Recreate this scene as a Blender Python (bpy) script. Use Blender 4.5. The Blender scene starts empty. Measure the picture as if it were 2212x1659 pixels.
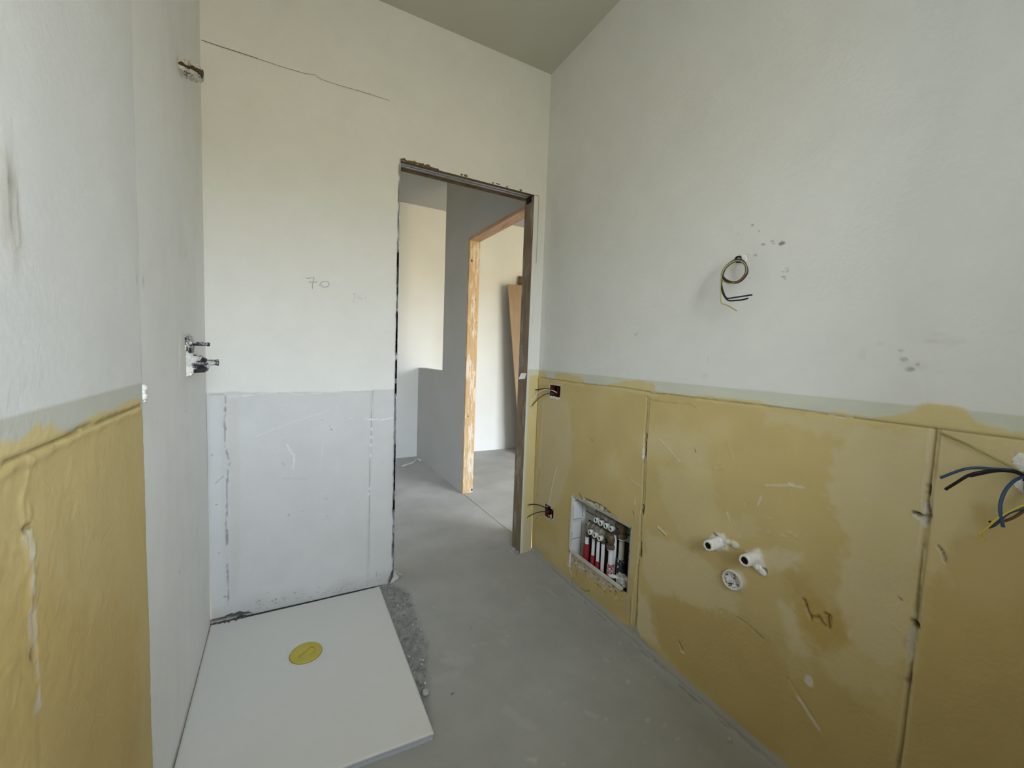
import bpy, bmesh, math, random
import numpy as np
from mathutils import Vector, Matrix

# ------------------------------------------------------------------ camera, world, lights
SC = bpy.context.scene
COL = SC.collection
W, H = 2212, 1659
FPX = 865.88
YAW, PITCH, ROLL = math.radians(28.029), math.radians(-4.1347), math.radians(2.1638)
CH = 1.17
CF = np.array([math.sin(YAW) * math.cos(PITCH), math.cos(YAW) * math.cos(PITCH), math.sin(PITCH)])
_r = np.array([math.cos(YAW), -math.sin(YAW), 0.0])
_u = np.cross(_r, CF)
CR = math.cos(ROLL) * _r + math.sin(ROLL) * _u
CU = -math.sin(ROLL) * _r + math.cos(ROLL) * _u
cam_d = bpy.data.cameras.new('camera')
cam_d.sensor_width = 36.0
cam_d.lens = FPX / W * 36.0
cam_d.clip_start = 0.02
cam = bpy.data.objects.new('camera', cam_d)
COL.objects.link(cam)
cam.matrix_world = Matrix(((CR[0], CU[0], -CF[0], 0), (CR[1], CU[1], -CF[1], 0), (CR[2], CU[2], -CF[2], CH), (0, 0, 0, 1)))
SC.camera = cam

SC.view_settings.view_transform = 'Standard'
SC.view_settings.look = 'None'
SC.view_settings.gamma = 1.0
SC.view_settings.use_curve_mapping = False
SC.view_settings.exposure = 1.58
SC.cycles.max_bounces = 12
SC.cycles.diffuse_bounces = 8
SC.cycles.use_denoising = True

world = bpy.data.worlds.new('world')
SC.world = world
world.use_nodes = True
wn = world.node_tree
wn.nodes.clear()
w_out = wn.nodes.new('ShaderNodeOutputWorld')
w_bg = wn.nodes.new('ShaderNodeBackground')
w_tc = wn.nodes.new('ShaderNodeTexCoord')
w_sep = wn.nodes.new('ShaderNodeSeparateXYZ')
w_cr = wn.nodes.new('ShaderNodeValToRGB')
w_map = wn.nodes.new('ShaderNodeMapRange')
w_map.inputs['From Min'].default_value = -1.0
w_map.inputs['From Max'].default_value = 1.0
wn.links.new(w_tc.outputs['Generated'], w_sep.inputs[0])
wn.links.new(w_sep.outputs['Z'], w_map.inputs['Value'])
wn.links.new(w_map.outputs[0], w_cr.inputs[0])
wn.links.new(w_cr.outputs[0], w_bg.inputs[0])
wn.links.new(w_bg.outputs[0], w_out.inputs[0])
e = w_cr.color_ramp.elements            # lawn, dim belt added at the horizon to shape light, overcast sky above
e[0].position = 0.0; e[0].color = (0.20, 0.155, 0.075, 1)
e[1].position = 0.49; e[1].color = (0.24, 0.195, 0.10, 1)
for pos_, c_ in ((0.52, (0.40, 0.41, 0.36)), (0.54, (0.62, 0.68, 0.72)), (0.64, (0.64, 0.71, 0.78)), (0.80, (0.60, 0.70, 0.80)), (1.0, (0.60, 0.70, 0.80))):
    x_ = e.new(pos_); x_.color = (*c_, 1)
w_bg.inputs['Strength'].default_value = 13.0

NEAR_Y = -0.20
NEAR2_Y = 0.55                          # the room beyond starts further back
WIN1 = (-0.08, 0.72, 1.0, 2.10)
WALL_T, WALL2_T = 0.90, 0.42                           # thickness of the outer wall, deep window reveals           # bathroom window: x0, x1, z0, z1 in the outer wall
WIN2 = (2.1, 3.8, 0.05, 2.25)             # window of the room beyond


def portal(name, y, wt, x0, x1, z0, z1):
    l = bpy.data.lights.new(name, 'AREA')
    l.shape = 'RECTANGLE'; l.size = x1 - x0; l.size_y = z1 - z0
    l.cycles.is_portal = True
    o = bpy.data.objects.new(name, l)
    COL.objects.link(o)
    o.location = ((x0 + x1) / 2, y - wt, (z0 + z1) / 2)
    o.rotation_euler = (math.radians(90), 0, 0)     # -z axis points to +y (into the room)
    return o


portal('window_portal', NEAR_Y, WALL_T, *WIN1)
portal('window_portal', NEAR2_Y, WALL2_T, *WIN2)

# ------------------------------------------------------------------ geometry of the rooms
RX, BY, CEIL = 1.229, 1.985, 2.72
LA = math.radians(-1.976)
LD = np.array([math.sin(LA), math.cos(LA), 0.0])      # direction of the left wall (and the partition)
LN = np.array([math.cos(LA), -math.sin(LA), 0.0])     # its normal, towards the room
LP = np.array([-0.330, BY, 0.0])
C0 = np.array([0, 0, CH])


def ray(px, py):
    return CF * FPX + CR * (px - W / 2) - CU * (py - H / 2)


def hit(px, py, n, p):
    d = ray(px, py); n = np.array(n, float)
    return C0 + d * (n @ (np.array(p, float) - C0)) / (n @ d)


def on_right(px, py, dx=0.0): return hit(px, py, (1, 0, 0), (RX + dx, 0, 0))
def on_back(px, py, dy=0.0): return hit(px, py, (0, 1, 0), (0, BY + dy, 0))
def on_floor(px, py, z=0.0): return hit(px, py, (0, 0, 1), (0, 0, z))
def on_left(px, py, d=0.0): return hit(px, py, LN, LP + LN * d)
def left_x(y): return LP[0] + (y - BY) * math.tan(LA)


# ------------------------------------------------------------------ noise, features
rng = np.random.default_rng(7)
random.seed(7)


def vnoise(U, V, scale, seed=0):
    r = np.random.default_rng(1000 + seed)
    u = (U / scale); v = (V / scale)
    u = u - math.floor(float(u.min())) + 1; v = v - math.floor(float(v.min())) + 1
    g = r.random((int(u.max()) + 3, int(v.max()) + 3))
    iu = u.astype(int); iv = v.astype(int)
    fu = u - iu; fv = v - iv
    fu = fu * fu * (3 - 2 * fu); fv = fv * fv * (3 - 2 * fv)
    return (g[iu, iv] * (1 - fu) * (1 - fv) + g[iu + 1, iv] * fu * (1 - fv) + g[iu, iv + 1] * (1 - fu) * fv + g[iu + 1, iv + 1] * fu * fv) * 2 - 1


def fbm(U, V, scale, octaves=4, seed=0):
    s = 0; a = 1.0
    for k in range(octaves):
        s = s + a * vnoise(U, V, scale / 2 ** k, seed + k * 17)
        a *= 0.5
    return s / 1.9


def sstep(x, a, b):
    t = np.clip((x - a) / (b - a), 0, 1)
    return t * t * (3 - 2 * t)


class Field:
    """height field (metres, + towards the room) and albedo over a wall's own (u, v) coordinates"""
    def __init__(s, u, v, col, seed=0):
        s.u = u; s.v = v
        s.U, s.V = np.meshgrid(u, v, indexing='ij')
        s.h = np.zeros_like(s.U)
        s.a = np.zeros(s.U.shape + (3,)); s.a[:] = col
        s.keep = np.ones((len(u) - 1, len(v) - 1), bool)
        s.seed = seed
        s.wob = fbm(s.U, s.V, 0.02, 3, seed + 91)

    def box(s, pts, pad):
        pts = np.array(pts)
        i0, i1 = np.searchsorted(s.u, [pts[:, 0].min() - pad, pts[:, 0].max() + pad])
        j0, j1 = np.searchsorted(s.v, [pts[:, 1].min() - pad, pts[:, 1].max() + pad])
        return slice(max(i0 - 1, 0), i1 + 1), slice(max(j0 - 1, 0), j1 + 1)

    def dist(s, pts, pad):
        b = s.box(pts, pad)
        U = s.U[b]; V = s.V[b]
        D = np.full(U.shape, 9.0)
        for (a0, b0), (a1, b1) in zip(pts[:-1], pts[1:]):
            du, dv = a1 - a0, b1 - b0
            L = du * du + dv * dv + 1e-12
            t = np.clip(((U - a0) * du + (V - b0) * dv) / L, 0, 1)
            D = np.minimum(D, np.hypot(U - a0 - t * du, V - b0 - t * dv))
        return b, D

    def line(s, pts, w, depth, rag=0.0, col=None, cmix=1.0, soft=0.5):
        """groove (depth<0) or ridge (depth>0) along a polyline"""
        if len(pts) == 1: pts = [pts[0], (pts[0][0] + 1e-4, pts[0][1])]
        b, D = s.dist(pts, w * 2 + rag * 2 + 0.01)
        if D.size == 0: return
        D = D + rag * s.wob[b]
        m = 1 - sstep(D, w * soft * 0.5, w * 0.5 + 0.0015)
        s.h[b] += depth * m
        if col is not None:
            k = (m * cmix)[..., None]
            s.a[b] = s.a[b] * (1 - k) + np.array(col) * k

    def inside(s, poly, pad=0.02, rag=0.0):
        b = s.box(poly, pad)
        U = s.U[b] + rag * s.wob[b]; V = s.V[b] + rag * np.roll(s.wob, 37, 0)[b]
        ins = np.zeros(U.shape, bool)
        n = len(poly)
        for i in range(n):
            (x0, y0), (x1, y1) = poly[i], poly[(i + 1) % n]
            c = ((y0 > V) != (y1 > V))
            with np.errstate(divide='ignore', invalid='ignore'):
                xs = (x1 - x0) * (V - y0) / (y1 - y0 + 1e-12) + x0
            ins ^= c & (U < xs)
        D = np.full(U.shape, 9.0)
        for i in range(n):
            (a0, b0), (a1, b1) = poly[i], poly[(i + 1) % n]
            du, dv = a1 - a0, b1 - b0
            L = du * du + dv * dv + 1e-12
            t = np.clip(((U - a0) * du + (V - b0) * dv) / L, 0, 1)
            D = np.minimum(D, np.hypot(U - a0 - t * du, V - b0 - t * dv))
        return b, np.where(ins, D, -D)

    def patch(s, poly, col, mix=1.0, soft=0.003, dh=0.0, rag=0.0):
        b, D = s.inside(poly, soft + rag * 2 + 0.01, rag)
        m = sstep(D, -soft, soft)
        k = (m * mix)[..., None]
        if col is not None:
            s.a[b] = s.a[b] * (1 - k) + np.array(col) * k
        s.h[b] += dh * m

    def blob(s, c, ru, rv, depth=0.0, col=None, mix=1.0, rag=0.3, hard=0.7):
        b = s.box([c], max(ru, rv) * 1.8)
        d = np.hypot((s.U[b] - c[0]) / ru, (s.V[b] - c[1]) / rv) + rag * s.wob[b]
        m = 1 - sstep(d, hard, 1.05)
        s.h[b] += depth * m
        if col is not None:
            k = (m * mix)[..., None]
            s.a[b] = s.a[b] * (1 - k) + np.array(col) * k

    def mixin(s, m, col):
        k = m[..., None]
        s.a[:] = s.a * (1 - k) + np.array(col) * k

    def hole(s, u0, u1, v0, v1):
        cu = (s.u[1:] + s.u[:-1]) / 2; cv = (s.v[1:] + s.v[:-1]) / 2
        s.keep &= ~(((cu > u0) & (cu < u1))[:, None] & ((cv > v0) & (cv < v1))[None, :])


def snap(arr, vals):
    arr = arr.copy()
    for x in vals:
        arr[np.argmin(abs(arr - x))] = x
    return np.sort(arr)


def axis(segs, extra=()):
    out = []
    for a, b, st in segs:
        out.append(np.linspace(a, b, max(2, int(round((b - a) / st)) + 1)))
    arr = np.unique(np.round(np.concatenate(out), 6))
    return snap(arr, extra)


# ------------------------------------------------------------------ materials
def new_mat(name):
    m = bpy.data.materials.new(name); m.use_nodes = True
    nt = m.node_tree
    return m, nt, nt.nodes['Principled BSDF']


def mat(name, col, rough=0.7, metal=0.0, spot=None, spot_amt=0.5, scale=60.0, bump=0.0, bscale=200.0, var=0.06, stretch=(1, 1, 1), spec=0.3):
    """procedural material: base colour, tonal noise, optional second colour in patches, fine relief"""
    m, nt, b = new_mat(name)
    N, L = nt.nodes, nt.links
    b.inputs['Roughness'].default_value = rough
    b.inputs['Metallic'].default_value = metal
    b.inputs['Specular IOR Level'].default_value = spec
    tc = N.new('ShaderNodeTexCoord'); mp = N.new('ShaderNodeMapping')
    mp.inputs['Scale'].default_value = stretch
    L.new(tc.outputs['Object'], mp.inputs[0])
    n1 = N.new('ShaderNodeTexNoise'); n1.inputs['Scale'].default_value = scale; n1.inputs['Detail'].default_value = 5
    L.new(mp.outputs[0], n1.inputs['Vector'])
    mr = N.new('ShaderNodeMapRange'); mr.inputs['From Min'].default_value = 0.3; mr.inputs['From Max'].default_value = 0.7
    mr.inputs['To Min'].default_value = 1 - var; mr.inputs['To Max'].default_value = 1 + var
    L.new(n1.outputs['Fac'], mr.inputs['Value'])
    mx = N.new('ShaderNodeMix'); mx.data_type = 'RGBA'; mx.blend_type = 'MULTIPLY'; mx.inputs[0].default_value = 1
    mx.inputs[6].default_value = (*col, 1)
    L.new(mr.outputs[0], mx.inputs[7])
    last = mx.outputs[2]
    if spot is not None:
        n2 = N.new('ShaderNodeTexNoise'); n2.inputs['Scale'].default_value = scale * 0.8; n2.inputs['Detail'].default_value = 6
        n2.inputs['Roughness'].default_value = 0.7
        L.new(mp.outputs[0], n2.inputs['Vector'])
        r2 = N.new('ShaderNodeMapRange'); t = 0.5 + (0.5 - spot_amt) * 0.35
        r2.inputs['From Min'].default_value = t - 0.03; r2.inputs['From Max'].default_value = t + 0.03
        L.new(n2.outputs['Fac'], r2.inputs['Value'])
        m2 = N.new('ShaderNodeMix'); m2.data_type = 'RGBA'
        L.new(r2.outputs[0], m2.inputs[0]); L.new(last, m2.inputs[6]); m2.inputs[7].default_value = (*spot, 1)
        last = m2.outputs[2]
    L.new(last, b.inputs['Base Color'])
    if bump:
        n3 = N.new('ShaderNodeTexNoise'); n3.inputs['Scale'].default_value = bscale; n3.inputs['Detail'].default_value = 4
        L.new(mp.outputs[0], n3.inputs['Vector'])
        bp = N.new('ShaderNodeBump'); bp.inputs['Strength'].default_value = 1; bp.inputs['Distance'].default_value = bump
        L.new(n3.outputs['Fac'], bp.inputs['Height']); L.new(bp.outputs[0], b.inputs['Normal'])
    return m


def plaster_mat(name, rough=0.85, bump=0.0010, bscale=90.0, var=0.03, vscale=7.0):
    """plaster whose pigment comes from the wall's 'pigment' attribute, with procedural tone and grain"""
    m, nt, b = new_mat(name)
    N, L = nt.nodes, nt.links
    b.inputs['Roughness'].default_value = rough
    b.inputs['Specular IOR Level'].default_value = 0.25
    at = N.new('ShaderNodeAttribute'); at.attribute_name = 'pigment'
    tc = N.new('ShaderNodeTexCoord')
    n1 = N.new('ShaderNodeTexNoise'); n1.inputs['Scale'].default_value = vscale; n1.inputs['Detail'].default_value = 8
    n1.inputs['Roughness'].default_value = 0.65
    L.new(tc.outputs['Object'], n1.inputs['Vector'])
    mr = N.new('ShaderNodeMapRange'); mr.inputs['From Min'].default_value = 0.3; mr.inputs['From Max'].default_value = 0.7
    mr.inputs['To Min'].default_value = 1 - var; mr.inputs['To Max'].default_value = 1 + var
    L.new(n1.outputs['Fac'], mr.inputs['Value'])
    mx = N.new('ShaderNodeMix'); mx.data_type = 'RGBA'; mx.blend_type = 'MULTIPLY'; mx.inputs[0].default_value = 1
    L.new(at.outputs['Color'], mx.inputs[6]); L.new(mr.outputs[0], mx.inputs[7])
    L.new(mx.outputs[2], b.inputs['Base Color'])
    n3 = N.new('ShaderNodeTexNoise'); n3.inputs['Scale'].default_value = bscale; n3.inputs['Detail'].default_value = 5
    L.new(tc.outputs['Object'], n3.inputs['Vector'])
    bp = N.new('ShaderNodeBump'); bp.inputs['Strength'].default_value = 1; bp.inputs['Distance'].default_value = bump
    L.new(n3.outputs['Fac'], bp.inputs['Height']); L.new(bp.outputs[0], b.inputs['Normal'])
    return m


M_PLASTER = plaster_mat('wall plaster')
M_FLOOR = plaster_mat('concrete screed', rough=0.8, bump=0.0008, bscale=120, var=0.06, vscale=5)
M_PAINT = mat('white paint', (0.70, 0.705, 0.70), 0.9, var=0.03, scale=3, bump=0.0003)
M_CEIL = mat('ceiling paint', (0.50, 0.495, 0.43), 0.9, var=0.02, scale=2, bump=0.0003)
M_HALL = mat('hall grey paint', (0.42, 0.42, 0.41), 0.9, var=0.03, scale=3, bump=0.0003)
M_CONC = mat('smooth concrete', (0.42, 0.42, 0.415), 0.8, var=0.12, scale=4, bump=0.0006, bscale=100)
M_PINE = mat('pine with plaster smears', (0.44, 0.30, 0.165), 0.7, spot=(0.57, 0.49, 0.40), spot_amt=0.42, scale=16, var=0.16, stretch=(3, 3, 0.45), bump=0.0008, bscale=40)
M_PINEH = mat('pinkish pine', (0.44, 0.29, 0.20), 0.75, spot=(0.16, 0.10, 0.07), spot_amt=0.14, scale=9, var=0.16, stretch=(3, 0.5, 3), bump=0.0008, bscale=40)
M_JAMB = mat('weathered timber', (0.26, 0.195, 0.135), 0.85, spot=(0.38, 0.33, 0.29), spot_amt=0.30, scale=12, var=0.25, stretch=(2, 2, 0.6), bump=0.001, bscale=60)
M_DARKWOOD = mat('dark rough timber', (0.13, 0.09, 0.05), 0.9, scale=20, var=0.3, bump=0.001, bscale=80)
M_BOARD = mat('brown board', (0.30, 0.21, 0.135), 0.7, scale=6, var=0.08, stretch=(4, 4, 0.5))
M_BLACKHOLE = mat('dark recess', (0.015, 0.013, 0.012), 0.9)
M_STEEL = mat('galvanised steel', (0.33, 0.34, 0.36), 0.45, metal=0.6, spot=(0.55, 0.56, 0.56), spot_amt=0.3, scale=50, var=0.2)
M_ALU = mat('track aluminium', (0.40, 0.40, 0.42), 0.4, metal=0.7, scale=30, var=0.15)
M_GRIT = mat('grey grit', (0.21, 0.215, 0.21), 0.95, spot=(0.36, 0.36, 0.35), spot_amt=0.45, scale=60, var=0.25)
M_STONE = mat('pale rubble', (0.48, 0.48, 0.45), 0.9, scale=60, var=0.15)
M_TRAY = mat('matt white composite', (0.66, 0.66, 0.645), 0.55, scale=200, var=0.015, bump=0.0002, bscale=500)
M_TRAYU = mat('tray edge', (0.52, 0.545, 0.60), 0.6, scale=80, var=0.05)
M_YCAP = mat('yellow plastic', (0.50, 0.43, 0.065), 0.45, spot=(0.45, 0.38, 0.13), spot_amt=0.25, scale=30, var=0.08)
M_YDARK = mat('dark yellow plastic', (0.24, 0.19, 0.02), 0.5, scale=40, var=0.1)
M_WPLAST = mat('white plastic', (0.80, 0.81, 0.83), 0.4, scale=30, var=0.03, spec=0.5)
M_GPLAST = mat('greenish grey plastic', (0.42, 0.43, 0.38), 0.5, scale=20, var=0.12)
M_LINE = mat('black score line', (0.05, 0.05, 0.06), 0.6)
M_PIPEW = mat('white pipe', (0.68, 0.69, 0.72), 0.35, scale=40, var=0.05, spec=0.5)
M_RED = mat('red sleeve', (0.28, 0.012, 0.02), 0.6, scale=40, var=0.15)
M_REDSPOT = mat('red sleeve spattered white', (0.26, 0.02, 0.03), 0.6, spot=(0.7, 0.68, 0.68), spot_amt=0.42, scale=260, var=0.1)
M_BLKSPOT = mat('black sleeve spattered white', (0.015, 0.016, 0.03), 0.5, spot=(0.6, 0.6, 0.6), spot_amt=0.25, scale=120, var=0.1)
M_BRASS = mat('dull brass', (0.15, 0.105, 0.065), 0.5, metal=0.35, scale=60, var=0.3)
M_BRASSG = mat('nickel brass bar', (0.32, 0.29, 0.245), 0.5, metal=0.4, spot=(0.36, 0.35, 0.33), spot_amt=0.4, scale=50, var=0.2)
M_NAVY = mat('dark blue insert', (0.03, 0.04, 0.07), 0.4)
M_DRED = mat('dark red insert', (0.12, 0.03, 0.03), 0.4)
M_BOXRED = mat('dark red socket plastic', (0.085, 0.012, 0.01), 0.6, scale=40, var=0.3)
M_WHITEP = mat('fresh white plaster', (0.80, 0.80, 0.78), 0.9, scale=50, var=0.06, bump=0.0015, bscale=120)
M_PLPIPE = mat('plaster smeared pipe', (0.80, 0.79, 0.76), 0.8, spot=(0.10, 0.11, 0.14), spot_amt=0.13, scale=110, var=0.08, bump=0.0015, bscale=160)
M_VALVE = mat('black plastic smeared with plaster', (0.012, 0.013, 0.022), 0.35, spot=(0.62, 0.62, 0.61), spot_amt=0.40, scale=42, var=0.1, bump=0.002, bscale=90, spec=0.6)
M_VALVEW = mat('plaster over black plastic', (0.62, 0.62, 0.60), 0.8, spot=(0.03, 0.03, 0.05), spot_amt=0.33, scale=45, var=0.1, bump=0.003, bscale=80)
M_CONDUIT = mat('plaster filled conduit', (0.70, 0.70, 0.69), 0.8, spot=(0.05, 0.07, 0.11), spot_amt=0.40, scale=130, var=0.1, bump=0.002, bscale=120)
M_WBLACK = mat('black wire insulation', (0.010, 0.009, 0.010), 0.4)
M_WBLUE = mat('blue wire insulation', (0.035, 0.075, 0.16), 0.4)
M_WNAVY = mat('dark blue wire insulation', (0.025, 0.03, 0.09), 0.4)
M_WBROWN = mat('brown wire insulation', (0.13, 0.06, 0.025), 0.45)
M_WWHITE = mat('white wire insulation', (0.75, 0.72, 0.64), 0.45)
M_WYG = mat('yellow green wire insulation', (0.34, 0.33, 0.12), 0.45)
M_WYEL = mat('yellow wire insulation', (0.58, 0.46, 0.09), 0.45)
M_PENCIL = mat('pencil graphite', (0.24, 0.25, 0.25), 0.8)
M_CRACK = mat('hairline crack', (0.16, 0.16, 0.13), 0.95)
M_PAPER = mat('white paper', (0.76, 0.77, 0.75), 0.8)
M_FILM = mat('dusty clear film', (0.50, 0.50, 0.49), 0.25, spot=(0.28, 0.28, 0.28), spot_amt=0.4, scale=60, var=0.15, spec=0.6)
M_SLOT = mat('plastered bracket', (0.62, 0.61, 0.57), 0.9, spot=(0.13, 0.115, 0.085), spot_amt=0.22, scale=70, var=0.1, bump=0.002, bscale=110)


# ------------------------------------------------------------------ builders
def link_mesh(name, me, m=None, parent=None, smooth=False):
    o = bpy.data.objects.new(name, me)
    COL.objects.link(o)
    if m is not None:
        me.materials.append(m)
    if smooth:
        me.polygons.foreach_set('use_smooth', [True] * len(me.polygons))
    if parent is not None:
        o.parent = parent
    return o


def from_bm(name, bm, m, parent=None, smooth=False):
    me = bpy.data.meshes.new(name)
    bmesh.ops.recalc_face_normals(bm, faces=bm.faces)
    bm.to_mesh(me); bm.free()
    return link_mesh(name, me, m, parent, smooth)


def empty(name, loc, kind=None):
    o = bpy.data.objects.new(name, None); COL.objects.link(o); o.empty_display_size = 0.05
    o['loc'] = 0; del o['loc']
    o.location = (0, 0, 0)
    o.location = loc
    return o


def tag(o, label, cat, group=None):
    o['label'] = label; o['category'] = cat
    if group: o['group'] = group
    return o


def struct(o):
    o['kind'] = 'structure'
    return o


def adopt(child, parent):
    """parent with the child's world place kept"""
    child.parent = parent
    child.location = Vector(child.location) - parent.location
    return child


def box_verts(bm, x0, x1, y0, y1, z0, z1):
    v = [bm.verts.new(p) for p in ((x0, y0, z0), (x1, y0, z0), (x1, y1, z0), (x0, y1, z0), (x0, y0, z1), (x1, y0, z1), (x1, y1, z1), (x0, y1, z1))]
    for f in ((0, 3, 2, 1), (4, 5, 6, 7), (0, 1, 5, 4), (1, 2, 6, 5), (2, 3, 7, 6), (3, 0, 4, 7)):
        bm.faces.new([v[i] for i in f])
    return v


def prism(bm, quad, z0, z1):
    """vertical prism over a plan polygon"""
    lo = [bm.verts.new((x, y, z0)) for x, y in quad]; hi = [bm.verts.new((x, y, z1)) for x, y in quad]
    n = len(quad)
    bm.faces.new(lo[::-1]); bm.faces.new(hi)
    for i in range(n):
        bm.faces.new((lo[i], lo[(i + 1) % n], hi[(i + 1) % n], hi[i]))


def box_obj(name, x0, x1, y0, y1, z0, z1, m, parent=None, bevel=0.0):
    bm = bmesh.new(); box_verts(bm, x0, x1, y0, y1, z0, z1)
    if bevel:
        bmesh.ops.bevel(bm, geom=list(bm.edges), offset=bevel, segments=2, affect='EDGES', profile=0.6)
    return from_bm(name, bm, m, parent)


def smooth_path(pts, n=8):
    P = [np.array(p, float) for p in pts]
    if len(P) < 3: return P
    P = [2 * P[0] - P[1]] + P + [2 * P[-1] - P[-2]]
    out = []
    for i in range(1, len(P) - 2):
        p0, p1, p2, p3 = P[i - 1:i + 3]
        for k in range(n):
            t = k / n
            out.append(0.5 * ((2 * p1) + (-p0 + p2) * t + (2 * p0 - 5 * p1 + 4 * p2 - p3) * t * t + (-p0 + 3 * p1 - 3 * p2 + p3) * t ** 3))
    out.append(P[-2])
    return out


def tube(bm, pts, r, seg=8, caps=True, jitter=0.0, hollow=False):
    pts = [Vector(p) for p in pts]
    n = len(pts)
    rs = r if hasattr(r, '__len__') else [r] * n
    rings = []
    t0 = (pts[1] - pts[0]).normalized()
    up = Vector((0, 0, 1)) if abs(t0.z) < 0.9 else Vector((0, 1, 0))
    a = t0.cross(up).normalized()
    for i in range(n):
        t = (pts[min(i + 1, n - 1)] - pts[max(i - 1, 0)]).normalized()
        a = (a - t * a.dot(t)).normalized()
        b = t.cross(a)
        ring = []
        for k in range(seg):
            th = 2 * math.pi * k / seg
            rr = rs[i] * (1 + jitter * random.uniform(-1, 1))
            ring.append(bm.verts.new(pts[i] + a * math.cos(th) * rr + b * math.sin(th) * rr))
        rings.append(ring)
    for i in range(n - 1):
        for k in range(seg):
            bm.faces.new((rings[i][k], rings[i][(k + 1) % seg], rings[i + 1][(k + 1) % seg], rings[i + 1][k]))
    if caps:
        bm.faces.new(rings[0][::-1]); bm.faces.new(rings[-1])
    return rings


def tube_obj(name, pts, r, m, parent=None, seg=8, n=8, caps=True, jitter=0.0, smooth=True):
    bm = bmesh.new()
    tube(bm, smooth_path(pts, n) if n > 1 else pts, r, seg, caps, jitter)
    o = from_bm(name, bm, m, None, smooth)
    if parent is not None: adopt(o, parent)
    return o


def lathe_pts(bm, origin, ax, prof, seg=20, jitter=0.0):
    """revolve (dist, radius) profile about axis"""
    ax = Vector(ax).normalized(); o = Vector(origin)
    up = Vector((0, 0, 1)) if abs(ax.z) < 0.9 else Vector((0, 1, 0))
    a = ax.cross(up).normalized(); b = ax.cross(a)
    rings = []
    for d, r in prof:
        if r < 1e-6:
            rings.append([bm.verts.new(o + ax * d)] * seg); continue
        rings.append([bm.verts.new(o + ax * (d + jitter * 0.5 * r * random.uniform(-1, 1)) + (a * math.cos(2 * math.pi * k / seg) + b * math.sin(2 * math.pi * k / seg)) * r * (1 + jitter * random.uniform(-1, 1))) for k in range(seg)])
    for i in range(len(rings) - 1):
        for k in range(seg):
            q = [rings[i][k], rings[i][(k + 1) % seg], rings[i + 1][(k + 1) % seg], rings[i + 1][k]]
            u = []
            for v in q:
                if v not in u: u.append(v)
            if len(u) > 2: bm.faces.new(u)


def lathe_obj(name, origin, ax, prof, m, parent=None, seg=20, jitter=0.0, smooth=True):
    bm = bmesh.new(); lathe_pts(bm, origin, ax, prof, seg, jitter)
    o = from_bm(name, bm, m, None, smooth)
    if parent is not None: adopt(o, parent)
    return o


def lump(bm, c, r, sub=2, jit=0.25, squash=(1, 1, 1)):
    g = bmesh.ops.create_icosphere(bm, subdivisions=sub, radius=1.0)
    for v in g['verts']:
        k = 1 + random.uniform(-jit, jit)
        v.co = Vector((c[0] + v.co.x * r * squash[0] * k, c[1] + v.co.y * r * squash[1] * k, c[2] + v.co.z * r * squash[2] * k))


def sheet(name, F, place, m, extra=None):
    """mesh object from a Field; place(U, V, h) -> x, y, z arrays; extra = solid boxes (plan quads) joined as the wall's body"""
    nu, nv = F.U.shape
    x, y, z = place(F.U, F.V, F.h)
    co = np.stack([x, y, z], -1).reshape(-1, 3)
    idx = np.arange(nu * nv).reshape(nu, nv)
    q = np.stack([idx[:-1, :-1], idx[1:, :-1], idx[1:, 1:], idx[:-1, 1:]], -1)[F.keep]
    used = np.zeros(nu * nv, bool); used[q.ravel()] = True
    remap = np.cumsum(used) - 1
    co = co[used]; q = remap[q]
    colr = F.a.reshape(-1, 3)[used]
    nq0 = len(q)
    if extra:
        vs, fs, cs = [], [], []
        for quad, z0, z1, c in extra:
            b0 = len(co) + len(vs)
            for (px, py) in quad: vs.append((px, py, z0)); cs.append(c)
            for (px, py) in quad: vs.append((px, py, z1)); cs.append(c)
            for f in ((3, 2, 1, 0), (4, 5, 6, 7), (0, 1, 5, 4), (1, 2, 6, 5), (2, 3, 7, 6), (3, 0, 4, 7)):
                fs.append([b0 + i for i in f])
        co = np.vstack([co, np.array(vs)]); q = np.vstack([q, np.array(fs)]); colr = np.vstack([colr, np.array(cs)])
    me = bpy.data.meshes.new(name)
    me.vertices.add(len(co)); me.vertices.foreach_set('co', co.astype(np.float32).ravel())
    me.loops.add(q.size); me.loops.foreach_set('vertex_index', q.astype(np.int32).ravel())
    me.polygons.add(len(q)); me.polygons.foreach_set('loop_start', np.arange(0, q.size, 4, dtype=np.int32))
    sm = np.zeros(len(q), bool); sm[:nq0] = True
    me.polygons.foreach_set('use_smooth', sm)
    at = me.attributes.new('pigment', 'FLOAT_COLOR', 'POINT')
    at.data.foreach_set('color', np.hstack([np.clip(colr, 0.005, 0.95), np.ones((len(co), 1))]).astype(np.float32).ravel())
    me.update(calc_edges=True); me.validate()
    return link_mesh(name, me, m)


WHITE = (0.735, 0.74, 0.72)
STRIP = (0.60, 0.615, 0.52)
YEL = (0.57, 0.450, 0.205)
YELB = (0.63, 0.52, 0.245)         # brighter primer on the strip
PALE = (0.62, 0.535, 0.33)           # filler smeared over the yellow
CHIPW = (0.70, 0.68, 0.60)
DARK = (0.10, 0.08, 0.04)
GREY = (0.36, 0.36, 0.335)


def rpx(*pts): return [(p[1], p[2]) for p in (on_right(a, b) for a, b in pts)]
def bpx(*pts): return [(p[0], p[2]) for p in (on_back(a, b) for a, b in pts)]
def lpx(*pts): return [(p[1], p[2]) for p in (on_left(a, b) for a, b in pts)]


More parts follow.
